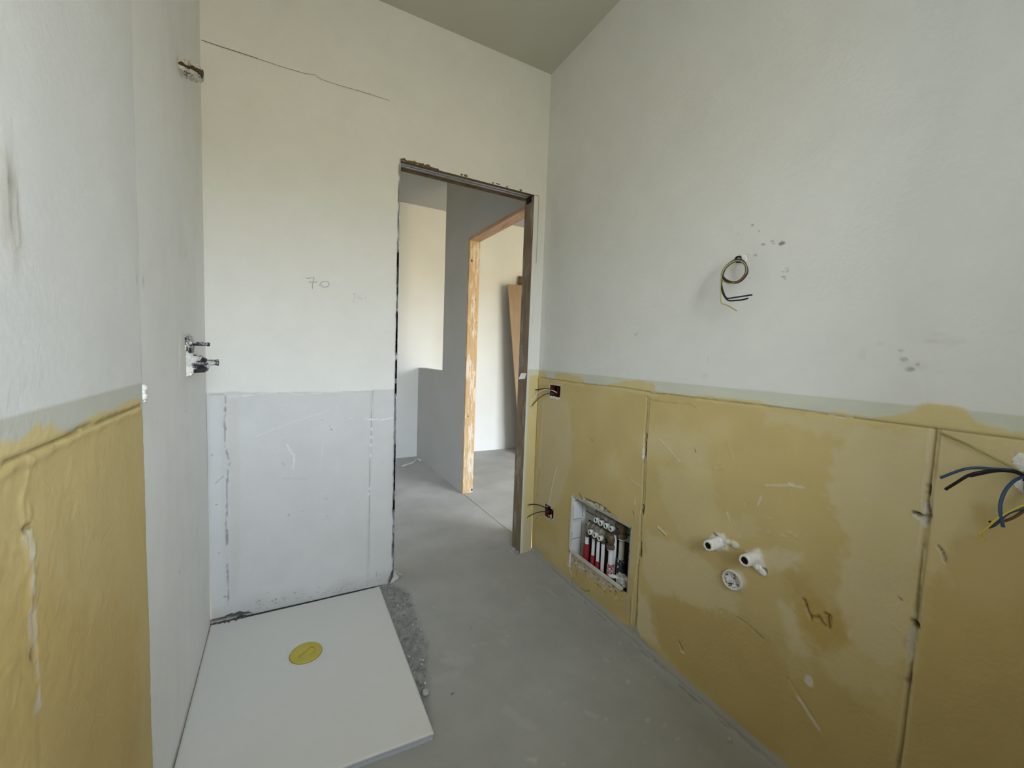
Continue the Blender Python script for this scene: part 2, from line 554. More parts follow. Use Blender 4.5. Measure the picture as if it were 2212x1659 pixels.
# ================================================================== right wall (yellow dado, cabinet, sockets)
CAB = (1.197, 1.605, 0.178, 0.462)      # y0 y1 z0 z1 of the cabinet opening
SOC1 = (1.762, 1.858, 0.953, 1.013)
SOC2 = (1.772, 1.852, 0.272, 0.338)
HOLE3 = (0.155, 0.205, 0.965, 1.015)
u = axis([(NEAR_Y, 0.10, 0.02), (0.10, 2.0, 0.0036)], (*CAB[:2], *SOC1[:2], *SOC2[:2], *HOLE3[:2], BY))
u = u[u <= BY + 1e-6]
v = axis([(0.0, 1.11, 0.0036), (1.11, 1.72, 0.0036), (1.72, CEIL, 0.05)], (*CAB[2:], *SOC1[2:], *SOC2[2:], *HOLE3[2:]))
F = Field(u, v, WHITE, 1)
U, V = F.U, F.V
n_big = fbm(U, V, 0.45, 4, 3); n_mid = fbm(U, V, 0.12, 4, 9); n_fine = fbm(U, V, 0.03, 3, 21)
n_str = fbm(U * 0.35, V, 0.05, 4, 33)
ZL = 1.047
zs = 1.0915 + 0.0006 * n_mid
low = sstep(ZL + 0.0015 * n_mid - V, -0.001, 0.001)
strip = sstep(zs - V, -0.0008, 0.0008)
F.mixin(strip, STRIP)
F.a *= (1 - 0.035 * strip * fbm(U * 0.25, V, 0.02, 3, 77))[..., None]
yel = np.array(YEL) * (1 + 0.07 * n_mid + 0.08 * n_big)[..., None]
F.a[:] = F.a * (1 - low[..., None]) + yel * low[..., None]
pm = np.clip(sstep(n_big + 0.35 * n_mid, 0.05, 0.55) * 0.55, 0, 1) * low
F.mixin(pm, PALE)
for poly, mixv in (
    (((1850, 925), (2000, 935), (2005, 1030), (1990, 1110), (1985, 1260), (1965, 1400), (1900, 1440), (1830, 1380), (1800, 1280), (1830, 1180), (1790, 1060), (1800, 980)), 0.75),
    (((1640, 880), (1880, 912), (1860, 960), (1780, 940), (1660, 915)), 0.5),
    (((1650, 1190), (1690, 1186), (1730, 1200), (1735, 1215), (1700, 1228), (1655, 1232), (1640, 1212)), 0.95),
    (((1672, 1296), (1688, 1290), (1710, 1310), (1724, 1350), (1730, 1395), (1715, 1410), (1690, 1350)), 0.8),
    (((1720, 1360), (1735, 1390), (1760, 1400), (1765, 1425), (1720, 1420)), 0.6),
    (((1376, 1270), (1395, 1290), (1405, 1340), (1425, 1400), (1372, 1375)), 0.85),
    (((1395, 1150), (1500, 1190), (1560, 1240), (1600, 1290), (1590, 1330), (1480, 1300), (1410, 1280), (1388, 1240)), 0.6),
    (((1173, 860), (1230, 865), (1235, 1000), (1210, 1080), (1150, 1130), (1160, 1000)), 0.6),
    (((1420, 1010), (1530, 1010), (1560, 1130), (1620, 1110), (1640, 1160), (1480, 1180), (1430, 1080)), 0.35),
    (((1810, 1210), (1960, 1230), (1940, 1500), (1830, 1500), (1760, 1420), (1880, 1380)), 0.35),
    (((2040, 950), (2070, 960), (2075, 990), (2045, 1030)), 0.7),
):
    F.patch(rpx(*poly), PALE, mixv, soft=0.012, rag=0.02)
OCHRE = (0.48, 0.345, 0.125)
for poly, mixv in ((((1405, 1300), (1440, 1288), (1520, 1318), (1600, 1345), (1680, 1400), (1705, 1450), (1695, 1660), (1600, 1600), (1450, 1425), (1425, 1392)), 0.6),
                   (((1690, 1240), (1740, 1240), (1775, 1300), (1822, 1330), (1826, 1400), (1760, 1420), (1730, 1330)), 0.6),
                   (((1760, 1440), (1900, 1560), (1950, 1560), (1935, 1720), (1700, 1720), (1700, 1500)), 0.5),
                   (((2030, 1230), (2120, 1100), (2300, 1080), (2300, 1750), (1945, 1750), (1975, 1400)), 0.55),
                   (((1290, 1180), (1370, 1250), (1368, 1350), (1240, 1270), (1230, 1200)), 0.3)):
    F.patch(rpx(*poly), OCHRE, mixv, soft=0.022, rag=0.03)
# yellow primer creeping up over the grey strip
for poly in (((1198, 824), (1200, 806), (1222, 806), (1256, 815), (1262, 822), (1261, 836)),
             ((1300, 836), (1320, 829), (1344, 824), (1385, 821), (1397, 827), (1413, 829), (1414, 841), (1420, 856), (1345, 845)),
             ((1500, 866), (1505, 853), (1640, 866), (1670, 877), (1700, 886)),
             ((1860, 912), (1890, 900), (1935, 897), (1965, 888), (1985, 877), (2005, 874), (2035, 873), (2062, 877), (2090, 888), (2102, 905), (2108, 935), (2000, 930)),
             ((1140, 812), (1172, 800), (1180, 808), (1185, 830), (1150, 830)),
             ((1740, 892), (1800, 890), (1900, 905), (1990, 920), (1990, 930), (1740, 900)),
             ((2100, 938), (2100, 912), (2150, 925), (2240, 944), (2240, 960))):
    F.patch(rpx(*poly), YELB, 0.9, soft=0.004, rag=0.006)
# plaster edge line between strip and dado
edge = rpx((1168, 815), (1220, 823), (1241, 827), (1262, 828), (1345, 837), (1398, 845), (1412, 851), (1424, 850), (1500, 858), (1740, 887), (1800, 896), (1900, 909), (2020, 925), (2120, 938), (2212, 949), (2300, 960))
F.line(edge, 0.003, -0.002, 0.001, (0.26, 0.21, 0.11), 0.75)
F.h += -0.0022 * low
# undulating trowelled relief
F.h += (0.0012 * n_big + 0.0005 * n_mid + 0.00022 * n_fine) * (0.35 + 0.65 * low) + 0.0003 * n_str * low
# joint 1 (two parallel cuts) and its blown-out stretches
j1 = ((1400, 858), (1398, 900), (1395, 938), (1392, 990), (1389, 1092), (1386, 1110), (1385, 1168), (1382, 1200), (1378, 1260), (1374, 1330), (1369, 1372))
a_ = rpx(*j1)
F.line([(p[0] + 0.004, p[1]) for p in a_], 0.0035, -0.0030, 0.0015, (0.22, 0.17, 0.07), 0.7)
F.line([(p[0] - 0.006, p[1]) for p in a_[:6]], 0.0032, -0.0022, 0.0010, (0.30, 0.23, 0.10), 0.6)
F.line([(p[0] + 0.011, p[1]) for p in a_[:6]], 0.002, 0.0007, 0.001, CHIPW, 0.15)
F.line([(p[0] - 0.012, p[1]) for p in a_[:6]], 0.002, 0.0007, 0.001, CHIPW, 0.15)
F.line(rpx((1395, 938), (1393, 948)), 0.012, -0.004, 0.006, DARK, 0.6)
F.line(rpx((1393, 955), (1391, 985)), 0.013, -0.011, 0.006, (0.16, 0.12, 0.06), 0.7)
F.line(rpx((1389, 970), (1388, 990)), 0.008, 0.001, 0.004, CHIPW, 0.9)
F.line(rpx((1388, 1094), (1386, 1108)), 0.014, -0.010, 0.004, DARK, 0.7)
F.line(rpx((1384, 1172), (1382, 1205)), 0.008, -0.008, 0.006, DARK, 0.8)
F.line(rpx((1377, 1220), (1374, 1330), (1370, 1371)), 0.004, -0.003, 0.003, DARK, 0.5)
F.line(rpx((1382, 1105), (1380, 1160), (1376, 1215), (1366, 1290), (1362, 1365)), 0.004, 0.0010, 0.003, CHIPW, 0.35)
F.line(rpx((1361, 1290), (1359, 1362)), 0.0025, -0.0015, 0.002, (0.25, 0.20, 0.10), 0.6)
# joint 2
j2 = ((2022, 928), (2016, 985), (2010, 1035), (2006, 1060), (2004, 1085), (2003, 1110), (2000, 1140), (1997, 1165), (1992, 1200), (1985, 1260), (1978, 1335), (1972, 1380), (1968, 1430), (1964, 1475), (1958, 1520), (1953, 1560), (1946, 1620), (1940, 1660), (1936, 1700))
a_ = rpx(*j2)
F.line(a_, 0.0036, -0.0050, 0.0016, DARK, 0.62)
F.line([(p[0] - 0.006, p[1]) for p in a_[:12]], 0.003, -0.0015, 0.0015, (0.32, 0.25, 0.12), 0.6)
F.line([(p[0] + 0.009, p[1]) for p in a_[:9]], 0.004, 0.0010, 0.003, CHIPW, 0.35)
F.line([(p[0] - 0.011, p[1]) for p in a_[:6]], 0.002, 0.0008, 0.001, CHIPW, 0.2)
F.line([(p[0] + 0.006, p[1]) for p in a_[9:]], 0.003, 0.0008, 0.003, CHIPW, 0.2)
F.line([(p[0] - 0.007, p[1]) for p in a_[9:]], 0.003, 0.0008, 0.003, CHIPW, 0.15)
F.line(rpx((2009, 1048), (2006, 1070), (2003, 1100)), 0.006, -0.012, 0.008, (0.05, 0.035, 0.02), 0.9)
F.patch(rpx((1972, 1106), (1998, 1114), (2010, 1104), (2012, 1116), (2000, 1132), (1985, 1118)), (0.30, 0.26, 0.20), 0.9, 0.002, -0.012, 0.004)
F.line(rpx((1972, 1107), (1984, 1110)), 0.006, -0.008, 0.002, DARK, 0.9)
F.line(rpx((1970, 1110), (1984, 1122)), 0.004, 0.002, 0.002, CHIPW, 0.8)
F.patch(rpx((1984, 1118), (1998, 1118), (2003, 1130), (1995, 1142)), (0.62, 0.59, 0.54), 0.8, 0.002, 0.0, 0.003)
F.line(rpx((2000, 1088), (1996, 1108)), 0.007, -0.002, 0.002, (0.72, 0.69, 0.64), 0.8)
F.patch(rpx((1968, 1336), (1984, 1347), (1986, 1358), (1976, 1358)), DARK, 0.9, 0.002, -0.010, 0.003)
F.patch(rpx((1967, 1348), (1977, 1356), (1974, 1400), (1968, 1430), (1957, 1430), (1960, 1390)), (0.56, 0.52, 0.42), 0.85, 0.003, -0.002, 0.006)
F.patch(rpx((1962, 1460), (1972, 1458), (1972, 1476), (1962, 1478)), (0.13, 0.10, 0.05), 0.7, 0.003, -0.005, 0.008)
F.line(rpx((2029, 1182), (2037, 1195), (2041, 1215)), 0.004, -0.005, 0.002, DARK, 0.6)
F.line(rpx((2024, 1184), (2032, 1197), (2038, 1216)), 0.005, 0.002, 0.002, CHIPW, 0.5)
# gouged letters and dents
for pts, w, d in ((((1737, 1297), (1742, 1318), (1750, 1338)), 0.009, -0.007), (((1757, 1333), (1765, 1337)), 0.006, -0.004), (((1769, 1334), (1773, 1342), (1779, 1352)), 0.009, -0.007),
                  (((1786, 1330), (1787, 1345), (1790, 1358)), 0.010, -0.008), (((1786, 1330), (1795, 1331)), 0.005, -0.006), (((1794, 1331), (1791, 1352)), 0.004, -0.004)):
    F.line(rpx(*pts), w, d * 1.3, 0.003, (0.17, 0.11, 0.04), 0.75)
F.line(rpx((1738, 1316), (1746, 1334)), 0.004, 0.0012, 0.001, CHIPW, 0.6)
for pts, w, d, c in ((((1590, 1333), (1615, 1350), (1648, 1380)), 0.0035, -0.0018, DARK), (((1553, 1300), (1541, 1332)), 0.003, -0.0012, None), (((1702, 1468), (1722, 1502), (1750, 1545), (1776, 1588)), 0.006, -0.0028, None),
                     (((1465, 1386), (1470, 1396), (1473, 1404)), 0.006, -0.004, DARK), (((1470, 1408), (1477, 1412)), 0.006, 0.002, CHIPW), (((1393, 1122), (1408, 1134), (1424, 1170)), 0.0025, -0.001, None),
                     (((1420, 1139), (1430, 1148), (1437, 1155)), 0.007, 0.003, CHIPW), (((1422, 1146), (1434, 1157)), 0.003, -0.003, DARK), (((1360, 1030), (1368, 1042), (1384, 1050)), 0.003, 0.0012, CHIPW),
                     (((1652, 1048), (1700, 1049), (1734, 1053)), 0.005, 0.0018, CHIPW), (((1738, 1026), (1722, 1042)), 0.004, 0.0014, None), (((1704, 1046), (1712, 1048)), 0.009, 0.003, CHIPW),
                     (((1636, 1093), (1643, 1074)), 0.006, 0.002, CHIPW), (((1609, 1096), (1613, 1088)), 0.008, -0.002, None), (((1569, 1108), (1576, 1127)), 0.004, 0.0015, CHIPW), (((1574, 1108), (1580, 1126)), 0.003, -0.001, None),
                     (((1424, 948), (1446, 972), (1468, 998)), 0.003, 0.001, CHIPW), (((1432, 982), (1452, 1012)), 0.003, 0.0009, None), (((1567, 946), (1578, 980), (1588, 1012)), 0.003, 0.001, None), (((1699, 965), (1696, 1035)), 0.003, 0.001, None),
                     (((1703, 1056), (1703, 1115)), 0.004, 0.0012, None), (((1498, 1028), (1512, 1060)), 0.003, 0.0008, None), (((1500, 973), (1501, 977)), 0.007, -0.003, DARK), (((1366, 1106), (1367, 1110)), 0.005, -0.003, DARK),
                     (((1943, 1293), (1946, 1297)), 0.006, -0.003, DARK), (((1277, 949), (1278, 952)), 0.006, -0.003, DARK), (((1298, 953), (1300, 958)), 0.007, 0.002, None), (((1263, 895), (1290, 912)), 0.003, 0.0008, None),
                     (((1173, 862), (1168, 940), (1163, 1010)), 0.004, 0.0015, CHIPW), (((1164, 1016), (1158, 1075)), 0.003, -0.001, DARK), (((1245, 868), (1241, 935)), 0.002, 0.0006, None),
                     (((1202, 1008), (1194, 1040), (1187, 1080)), 0.006, 0.0035, (0.78, 0.74, 0.60)), (((1187, 1080), (1183, 1088)), 0.012, 0.003, (0.66, 0.62, 0.48)),
                     (((1370, 1078), (1370, 1090)), 0.006, 0.002, CHIPW), (((1225, 1217), (1232, 1236), (1236, 1249)), 0.007, 0.003, CHIPW), (((1236, 1248), (1233, 1262), (1240, 1280)), 0.006, -0.005, DARK),
                     (((1253, 1272), (1262, 1277), (1273, 1277)), 0.003, -0.003, DARK), (((1244, 1246), (1247, 1220)), 0.003, -0.002, DARK), (((1830, 1545), (1850, 1542)), 0.004, -0.001, None),
                     (((1395, 855), (1400, 862), (1440, 870), (1490, 872), (1503, 882)), 0.003, -0.001, (0.36, 0.28, 0.12)), (((1790, 895), (1815, 902), (1840, 902)), 0.003, 0.0012, CHIPW),
                     (((2140, 950), (2140, 985)), 0.008, 0.0015, None), (((1940, 1095), (1960, 1098)), 0.003, -0.001, None)):
    F.line(rpx(*pts), w, d, 0.0012, c, 0.55)
F.line(rpx((1722, 1508), (1732, 1520), (1748, 1548), (1768, 1575)), 0.008, 0.001, 0.003, (0.58, 0.54, 0.44), 0.8)
F.blob(rpx((1746, 1469))[0], 0.012, 0.017, -0.002, (0.66, 0.62, 0.56), 0.9)
for x0, y0 in ((1598, 1160), (1585, 1175), (1706, 1152), (1690, 1158), (1720, 1160), (1660, 1150), (1640, 1145), (1550, 1000), (1560, 1010), (1545, 1012), (1780, 1070), (1870, 1080), (1790, 1100), (2010, 1230), (1660, 1120), (1555, 1158)):
    F.blob(rpx((x0, y0))[0], 0.008, 0.005, 0.0012, CHIPW, 0.15)
# rough trowelling left in the plaster at random
for k in range(130):
    cu = random.uniform(0.2, 1.95); cv = random.uniform(0.08, 1.0); an = random.uniform(0, 3.14); L_ = random.uniform(0.01, 0.06)
    F.line([(cu, cv), (cu + L_ * math.cos(an), cv + L_ * math.sin(an))], random.uniform(0.0022, 0.004), random.choice((-1, 1, 1)) * random.uniform(0.0003, 0.0008), 0.001)
# white plaster round the pipe stubs, wires and sockets
F.patch(rpx((1546, 1152), (1562, 1154), (1572, 1170), (1572, 1190), (1548, 1190), (1530, 1165)), (0.76, 0.74, 0.69), 0.95, 0.004, 0.003, 0.006)
F.blob(rpx((1573, 1171))[0], 0.010, 0.008, 0.006, (0.74, 0.72, 0.67), 0.95)
F.blob(rpx((1588, 1178))[0], 0.016, 0.013, 0.006, (0.70, 0.66, 0.60), 0.95)
F.patch(rpx((1610, 1190), (1640, 1186), (1648, 1200), (1650, 1215), (1657, 1240), (1650, 1245), (1630, 1230), (1615, 1215)), (0.74, 0.73, 0.70), 0.95, 0.004, 0.005, 0.005)
F.patch(rpx((1647, 1224), (1656, 1230), (1657, 1240), (1652, 1236)), DARK, 0.9, 0.002, -0.006, 0.002)
F.line(rpx((1541, 1153), (1553, 1160), (1560, 1170), (1565, 1180)), 0.004, -0.004, 0.001, DARK, 0.95)
F.patch(rpx((1590, 1230), (1605, 1240), (1612, 1260), (1605, 1274), (1585, 1276)), (0.66, 0.62, 0.54), 0.7, 0.006, 0.002, 0.006)
F.patch(rpx((1540, 1185), (1600, 1183), (1610, 1200), (1590, 1222), (1560, 1210)), (0.46, 0.34, 0.14), 0.5, 0.012, 0, 0.01)
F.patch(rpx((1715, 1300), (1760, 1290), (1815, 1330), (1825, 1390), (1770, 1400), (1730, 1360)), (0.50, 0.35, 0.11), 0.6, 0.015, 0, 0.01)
F.blob(rpx((1606, 556))[0], 0.014, 0.012, -0.002, (0.82, 0.82, 0.80), 0.95)
F.blob(rpx((1601, 562))[0], 0.010, 0.010, -0.012, (0.03, 0.03, 0.03), 0.98, 0.1)
# sockets' ragged rims
for s_ in (SOC1,):
    F.patch([(s_[0] - .006, s_[2] - .014), (s_[1] + .010, s_[2] - .014), (s_[1] + .012, s_[3] + .004), (s_[0] - .004, s_[3] + .004)], (0.72, 0.69, 0.62), 0.8, 0.003, 0.0, 0.008)
F.patch([(SOC2[0] - .006, SOC2[2] - .012), (SOC2[1] + .006, SOC2[2] - .012), (SOC2[1] + .004, SOC2[3] + .012), (SOC2[0] - .004, SOC2[3] + .02)], (0.58, 0.54, 0.44), 0.7, 0.004, 0.001, 0.008)
# recess at the right edge of the picture with white plaster round it
F.patch(rpx((2188, 980), (2250, 992), (2260, 1060), (2212, 1056), (2196, 1046), (2196, 1010)), (0.74, 0.73, 0.72), 0.95, 0.004, 0.001, 0.006)
F.patch(rpx((2189, 981), (2212, 986), (2212, 998), (2198, 993)), (0.20, 0.15, 0.12), 0.7, 0.003, -0.003, 0.004)
# cabinet surround: broken plaster above, scraped grey plaster below
F.patch([(CAB[0] + .08, CAB[3] - .004), (CAB[1] - .05, CAB[3] - .004), (CAB[1] - .09, CAB[3] + .020), (CAB[0] + .19, CAB[3] + .030), (CAB[0] + .10, CAB[3] + .012)], (0.64, 0.60, 0.47), 0.85, 0.003, -0.005, 0.012)
F.line([(CAB[0] + .12, CAB[3] + .016), (CAB[0] + .2, CAB[3] + .032), (CAB[1] - .10, CAB[3] + .022)], 0.006, -0.004, 0.006, DARK, 0.8)
F.line(rpx((1251, 1068), (1255, 1078)), 0.008, -0.005, 0.002, DARK, 0.8)
F.line([(CAB[1] + .016, CAB[2] + .01), (CAB[1] + .018, CAB[3] - .01)], 0.007, 0.003, 0.005, (0.62, 0.56, 0.38), 0.5)
F.patch([(CAB[0] + .05, CAB[2] + .004), (CAB[1] + .012, CAB[2] + .006), (CAB[1] + .015, CAB[2] - .10), (CAB[1] - .06, CAB[2] - .065), (CAB[0] + .16, CAB[2] - .045), (CAB[0] + .06, CAB[2] - .018)], (0.47, 0.42, 0.31), 0.85, 0.006, -0.002, 0.02)
for k in range(110):
    F.blob((random.uniform(CAB[0] + .03, CAB[1] + .02), CAB[2] - random.uniform(0.0, .07)), random.uniform(.003, .010), random.uniform(.002, .006), random.choice((-1, 1)) * random.uniform(.001, .0035), random.choice((DARK, CHIPW, (0.40, 0.34, 0.22))), 0.6)
for k in range(60):
    F.blob((random.uniform(CAB[0] + .12, CAB[1] - .07), CAB[3] + random.uniform(.0, .024)), random.uniform(.003, .008), random.uniform(.002, .005), random.choice((-1, 1)) * random.uniform(.001, .003), random.choice((DARK, CHIPW)), 0.6)
F.line([(CAB[0] + .03, CAB[2] - .006), (CAB[0] + .09, CAB[2] - .010), (CAB[0] + .13, CAB[2] - .004)], 0.009, -0.006, 0.006, DARK, 0.85)
# grey screed smeared up the foot of the wall
zf = 0.030 + 0.012 * fbm(U, V * 0 + U * 0.3, 0.10, 4, 55) + 0.010 * sstep(U, 0.2, 1.2) * 0
F.mixin(sstep(zf - V, -0.004, 0.004) * 0.9, GREY)
F.patch(rpx((1340, 1345), (1372, 1352), (1385, 1375), (1400, 1395), (1430, 1420), (1340, 1370)), GREY, 0.85, 0.006, 0, 0.01)
F.patch(rpx((1143, 1170), (1165, 1190), (1215, 1250), (1235, 1262), (1238, 1290), (1140, 1210)), (0.42, 0.41, 0.36), 0.8, 0.008, 0, 0.012)
F.h += 0.006 * sstep(zf - V, 0, 0.02)
# upper wall: faint scrapes, old screw marks
for x0, y0, r_, dk in ((1688, 526, .0062, .9), (1648, 528, .0045, .7), (1668, 521, .004, .6), (1671, 526, .003, .5), (1625, 486, .0035, .5), (1610, 485, .002, .35), (1640, 499, .0025, .5), (1632, 551, .004, .4), (1692, 587, .0028, .5), (1701, 586, .0028, .5),
                       (1691, 598, .003, .6), (1695, 598, .003, .6), (1700, 580, .002, .4), (1695, 603, .0025, .4), (1618, 601, .003, .3), (1594, 505, .002, .3), (1953, 776, .006, .45), (1947, 757, .005, .4), (1965, 798, .006, .4), (1971, 797, .005, .4), (1982, 787, .003, .5)):
    F.blob(rpx((x0, y0))[0], r_ * 1.5, r_, -0.001, (0.20, 0.20, 0.19), dk, 0.35)
F.line(rpx((1925, 727), (1943, 735), (1948, 757), (1970, 780), (1985, 815), (1995, 845), (2000, 872)), 0.0028, 0.0010, 0.0006, (0.78, 0.78, 0.77), 0.5)
for c_, a1, b1, mm in (((2030, 722), .022, .009, .12), ((2012, 737), .020, .006, .20), ((2050, 738), .03, .012, .10), ((1975, 790), .03, .015, .12), ((1862, 765), .010, .02, .10), ((1900, 743), .012, .006, .12), ((1372, 722), .01, .008, .2), ((1530, 775), .004, .02, .15), ((1330, 800), .12, .03, .03), ((1525, 812), .02, .012, .12)):
    F.blob(rpx(c_)[0], a1, b1, 0, (0.38, 0.36, 0.33), mm, 0.5, 0.2)
F.line(rpx((1372, 725), (1377, 718)), 0.004, -0.0012, 0.001, (0.4, 0.4, 0.38), 0.4)
F.line(rpx((1838, 812), (1838, 850)), 0.003, 0.0008, 0.001, None)
F.hole(*CAB); F.hole(*SOC1); F.hole(*SOC2); F.hole(*HOLE3)
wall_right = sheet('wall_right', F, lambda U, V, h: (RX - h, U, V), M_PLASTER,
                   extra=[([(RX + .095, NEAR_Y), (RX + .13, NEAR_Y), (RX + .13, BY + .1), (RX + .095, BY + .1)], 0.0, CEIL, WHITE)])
struct(wall_right)

# ================================================================== back wall with the door opening
DX0, DX1, DZ = 0.420, 1.153, 2.060
XL = left_x(BY)
u = axis([(XL, RX, 0.0042)], (DX0, DX1))
v = axis([(0.0, 1.12, 0.0042), (1.12, 2.04, 0.02), (2.04, 2.10, 0.004), (2.10, CEIL, 0.03)], (DZ,))
F = Field(u, v, WHITE, 2)
U, V = F.U, F.V
n_big = fbm(U, V, 0.35, 4, 103); n_mid = fbm(U, V, 0.10, 4, 109); n_fine = fbm(U, V, 0.025, 3, 121)
ztop = 0.972 + 0.005 * fbm(U, V * 0, 0.08, 4, 140) + 0.006 * (U > 0.31)
low = sstep(ztop - V, -0.002, 0.002) * (U < DX0 + 0.02)
F.a[:] = F.a * (1 + 0.0 * n_big[..., None])
lowc = np.array((0.60, 0.605, 0.61)) * (1 + 0.035 * n_big + 0.03 * n_mid)[..., None]
F.a[:] = F.a * (1 - low[..., None]) + lowc * low[..., None]
F.h += -0.003 * low + (0.0010 * n_big + 0.0005 * n_mid + 0.0002 * n_fine) * (0.3 + 0.7 * low)
zt = bpx((450, 853), (480, 853), (490, 858), (560, 852), (615, 846), (640, 853), (700, 849), (800, 843), (852, 842))
F.line(zt, 0.004, 0.0012, 0.003, (0.78, 0.78, 0.77), 0.6)
F.line(bpx((452, 852), (480, 852), (488, 857)), 0.002, -0.002, 0.002, (0.28, 0.28, 0.28), 0.7)
# right joint: two fine cuts with blobs
j = bpx((805, 843), (803, 900), (802, 930), (800, 1000), (798, 1080), (797, 1150), (795, 1265))
F.line(j, 0.0024, -0.003, 0.0005, (0.24, 0.24, 0.26), 0.65)
F.line([(p[0] + .007, p[1]) for p in j], 0.002, 0.0010, 0.0005, (0.5, 0.49, 0.48), 0.4)
F.line([(p[0] - .006, p[1]) for p in j], 0.002, 0.0010, 0.0005, (0.5, 0.49, 0.48), 0.4)
for (x0, y0) in ((803, 928), (802, 945), (801, 962), (800, 985), (799, 1056), (797, 1068)):
    F.blob(bpx((x0, y0))[0], 0.006, 0.009, 0.002, (0.74, 0.74, 0.74), 0.8)
F.line(bpx((788, 905), (804, 907), (825, 908), (850, 903)), 0.005, 0.0025, 0.003, (0.80, 0.80, 0.79), 0.8)
F.blob(bpx((757, 903))[0], 0.007, 0.003, 0.002, (0.80, 0.80, 0.79), 0.8)
# left joint: broken crack in a paler band
F.patch(bpx((452, 860), (475, 860), (478, 1100), (484, 1310), (458, 1320)), (0.63, 0.64, 0.66), 0.7, 0.006, 0, 0.004)
F.patch(bpx((492, 862), (517, 862), (520, 1200), (512, 1290), (500, 1290)), (0.58, 0.57, 0.55), 0.6, 0.006, 0, 0.004)
j = bpx((486, 856), (486, 910), (485, 960), (491, 985), (494, 1000), (490, 1040), (489, 1120), (490, 1180), (491, 1240), (494, 1310))
F.line(j, 0.008, 0.0009, 0.006, (0.62, 0.62, 0.61), 0.35)
F.line(j, 0.0028, -0.0035, 0.004, (0.20, 0.20, 0.20), 0.7)
for a0, b0, w_ in (((484, 903), (484, 922), .007), ((491, 985), (497, 1002), .004), ((488, 1130), (490, 1170), .008), ((484, 1290), (494, 1292), .005)):
    F.line(bpx(a0, b0), w_, -0.003, 0.004, (0.30, 0.30, 0.30), 0.6)
F.line(bpx((466, 1045), (472, 1038), (482, 1030)), 0.003, -0.0015, 0.003, (0.35, 0.35, 0.35), 0.5)
# scratches and dents in the panel
for pts, w, d, c, mx_ in ((((550, 945), (620, 918), (665, 902), (712, 886)), .005, .0015, (0.68, 0.67, 0.66), .5), (((619, 960), (628, 978), (636, 985), (633, 1014)), .007, .002, (0.76, 0.76, 0.76), .7), (((698, 960), (693, 1005)), .003, .001, (0.72, 0.72, 0.72), .4),
                          (((610, 1000), (614, 1006)), .006, -.002, (0.38, 0.38, 0.38), .6), (((612, 1034), (665, 1035)), .006, -.0006, (0.48, 0.48, 0.48), .4), (((560, 870), (552, 915)), .004, -.0006, None, 0), (((813, 1235), (815, 1252)), .0025, -.001, (0.3, 0.3, 0.3), .6),
                          (((760, 1270), (810, 1240)), .005, .001, (0.70, 0.70, 0.70), .4), (((700, 1078), (708, 1079)), .003, -.0008, (0.42, 0.42, 0.42), .5), (((706, 1070), (706, 1080)), .002, -.0008, (0.42, 0.42, 0.42), .5), (((700, 1120), (712, 1124)), .003, -.0008, (0.48, 0.48, 0.48), .5), (((838, 1080), (838, 1095)), .002, -.001, (0.4, 0.4, 0.4), .5)):
    F.line(bpx(*pts), w, d, 0.002, c, mx_)
for x0, y0, r_ in ((716, 928, .0045), (712, 921, .0025), (696, 908, .0025), (653, 1105, .003), (624, 1113, .005), (705, 1115, .003), (560, 1299, .006), (554, 1302, .005), (578, 1281, .003), (596, 1296, .005), (588, 1300, .005), (637, 1281, .004), (457, 983, .004), (467, 1091, .004), (473, 1196, .004)):
    F.blob(bpx((x0, y0))[0], r_, r_, -0.0015, (0.25, 0.25, 0.25), 0.75, 0.3)
# dirty foot of the wall
for k in range(170):
    x0 = random.uniform(XL + .12, DX0); zz = abs(random.gauss(0, .022)) + .01
    F.blob((x0, zz), random.uniform(.002, .007), random.uniform(.001, .004), random.uniform(-.0015, .001), random.choice(((0.22, 0.22, 0.22), (0.42, 0.42, 0.40), (0.5, 0.5, 0.48))), 0.5)
F.mixin(low * 0.35 * (1 - sstep(V + 0.03 * n_mid, 0.01, 0.10)), (0.42, 0.42, 0.40))
F.patch([(XL, 0), (XL + .15, 0), (XL + .13, .012), (XL + .10, .024), (XL + .05, .018), (XL, .014)], (0.07, 0.07, 0.07), 0.9, .003, -.012, .008)
# narrow pier right of the door: primer below
pier = (U > DX1)
F.mixin(sstep(1.093 + .002 * n_mid - V, -.001, .001) * pier, STRIP)
F.mixin(sstep(1.055 + .006 * n_mid - V, -.003, .003) * pier * sstep(U, DX1 + .010, DX1 + .022), YELB)
F.mixin(sstep(1.0 - V, -.1, .1) * pier * sstep(U, DX1 + .010, DX1 + .02) * 0.6, (0.62, 0.52, 0.27))
F.patch(bpx((1134, 1120), (1146, 1120), (1150, 1200), (1130, 1200)), (0.50, 0.46, 0.34), 0.7, .006)
F.line([(DX1 + .030, 2.035), (DX1 + .030, 1.70)], 0.0020, -0.0015, 0.0004, (0.26, 0.25, 0.19), 0.8)
F.line([(DX1 + .002, 2.060), (DX1 + .024, 2.060), (DX1 + .030, 2.05), (DX1 + .030, 2.035)], 0.0026, -0.0015, 0.0004, (0.16, 0.15, 0.10), 0.8)
F.line([(DX1 + .024, 1.66), (DX1 + .022, 1.35)], 0.0016, 0, 0.0004, (0.45, 0.46, 0.44), 0.6)
F.line([(DX1 + .028, .875), (DX1 + .046, .880)], 0.003, -0.0005, 0.001, (0.16, 0.14, 0.10), 0.8)
F.line([(DX1 + .040, .865), (DX1 + .042, .892)], 0.003, -0.0005, 0.001, (0.16, 0.14, 0.10), 0.7)
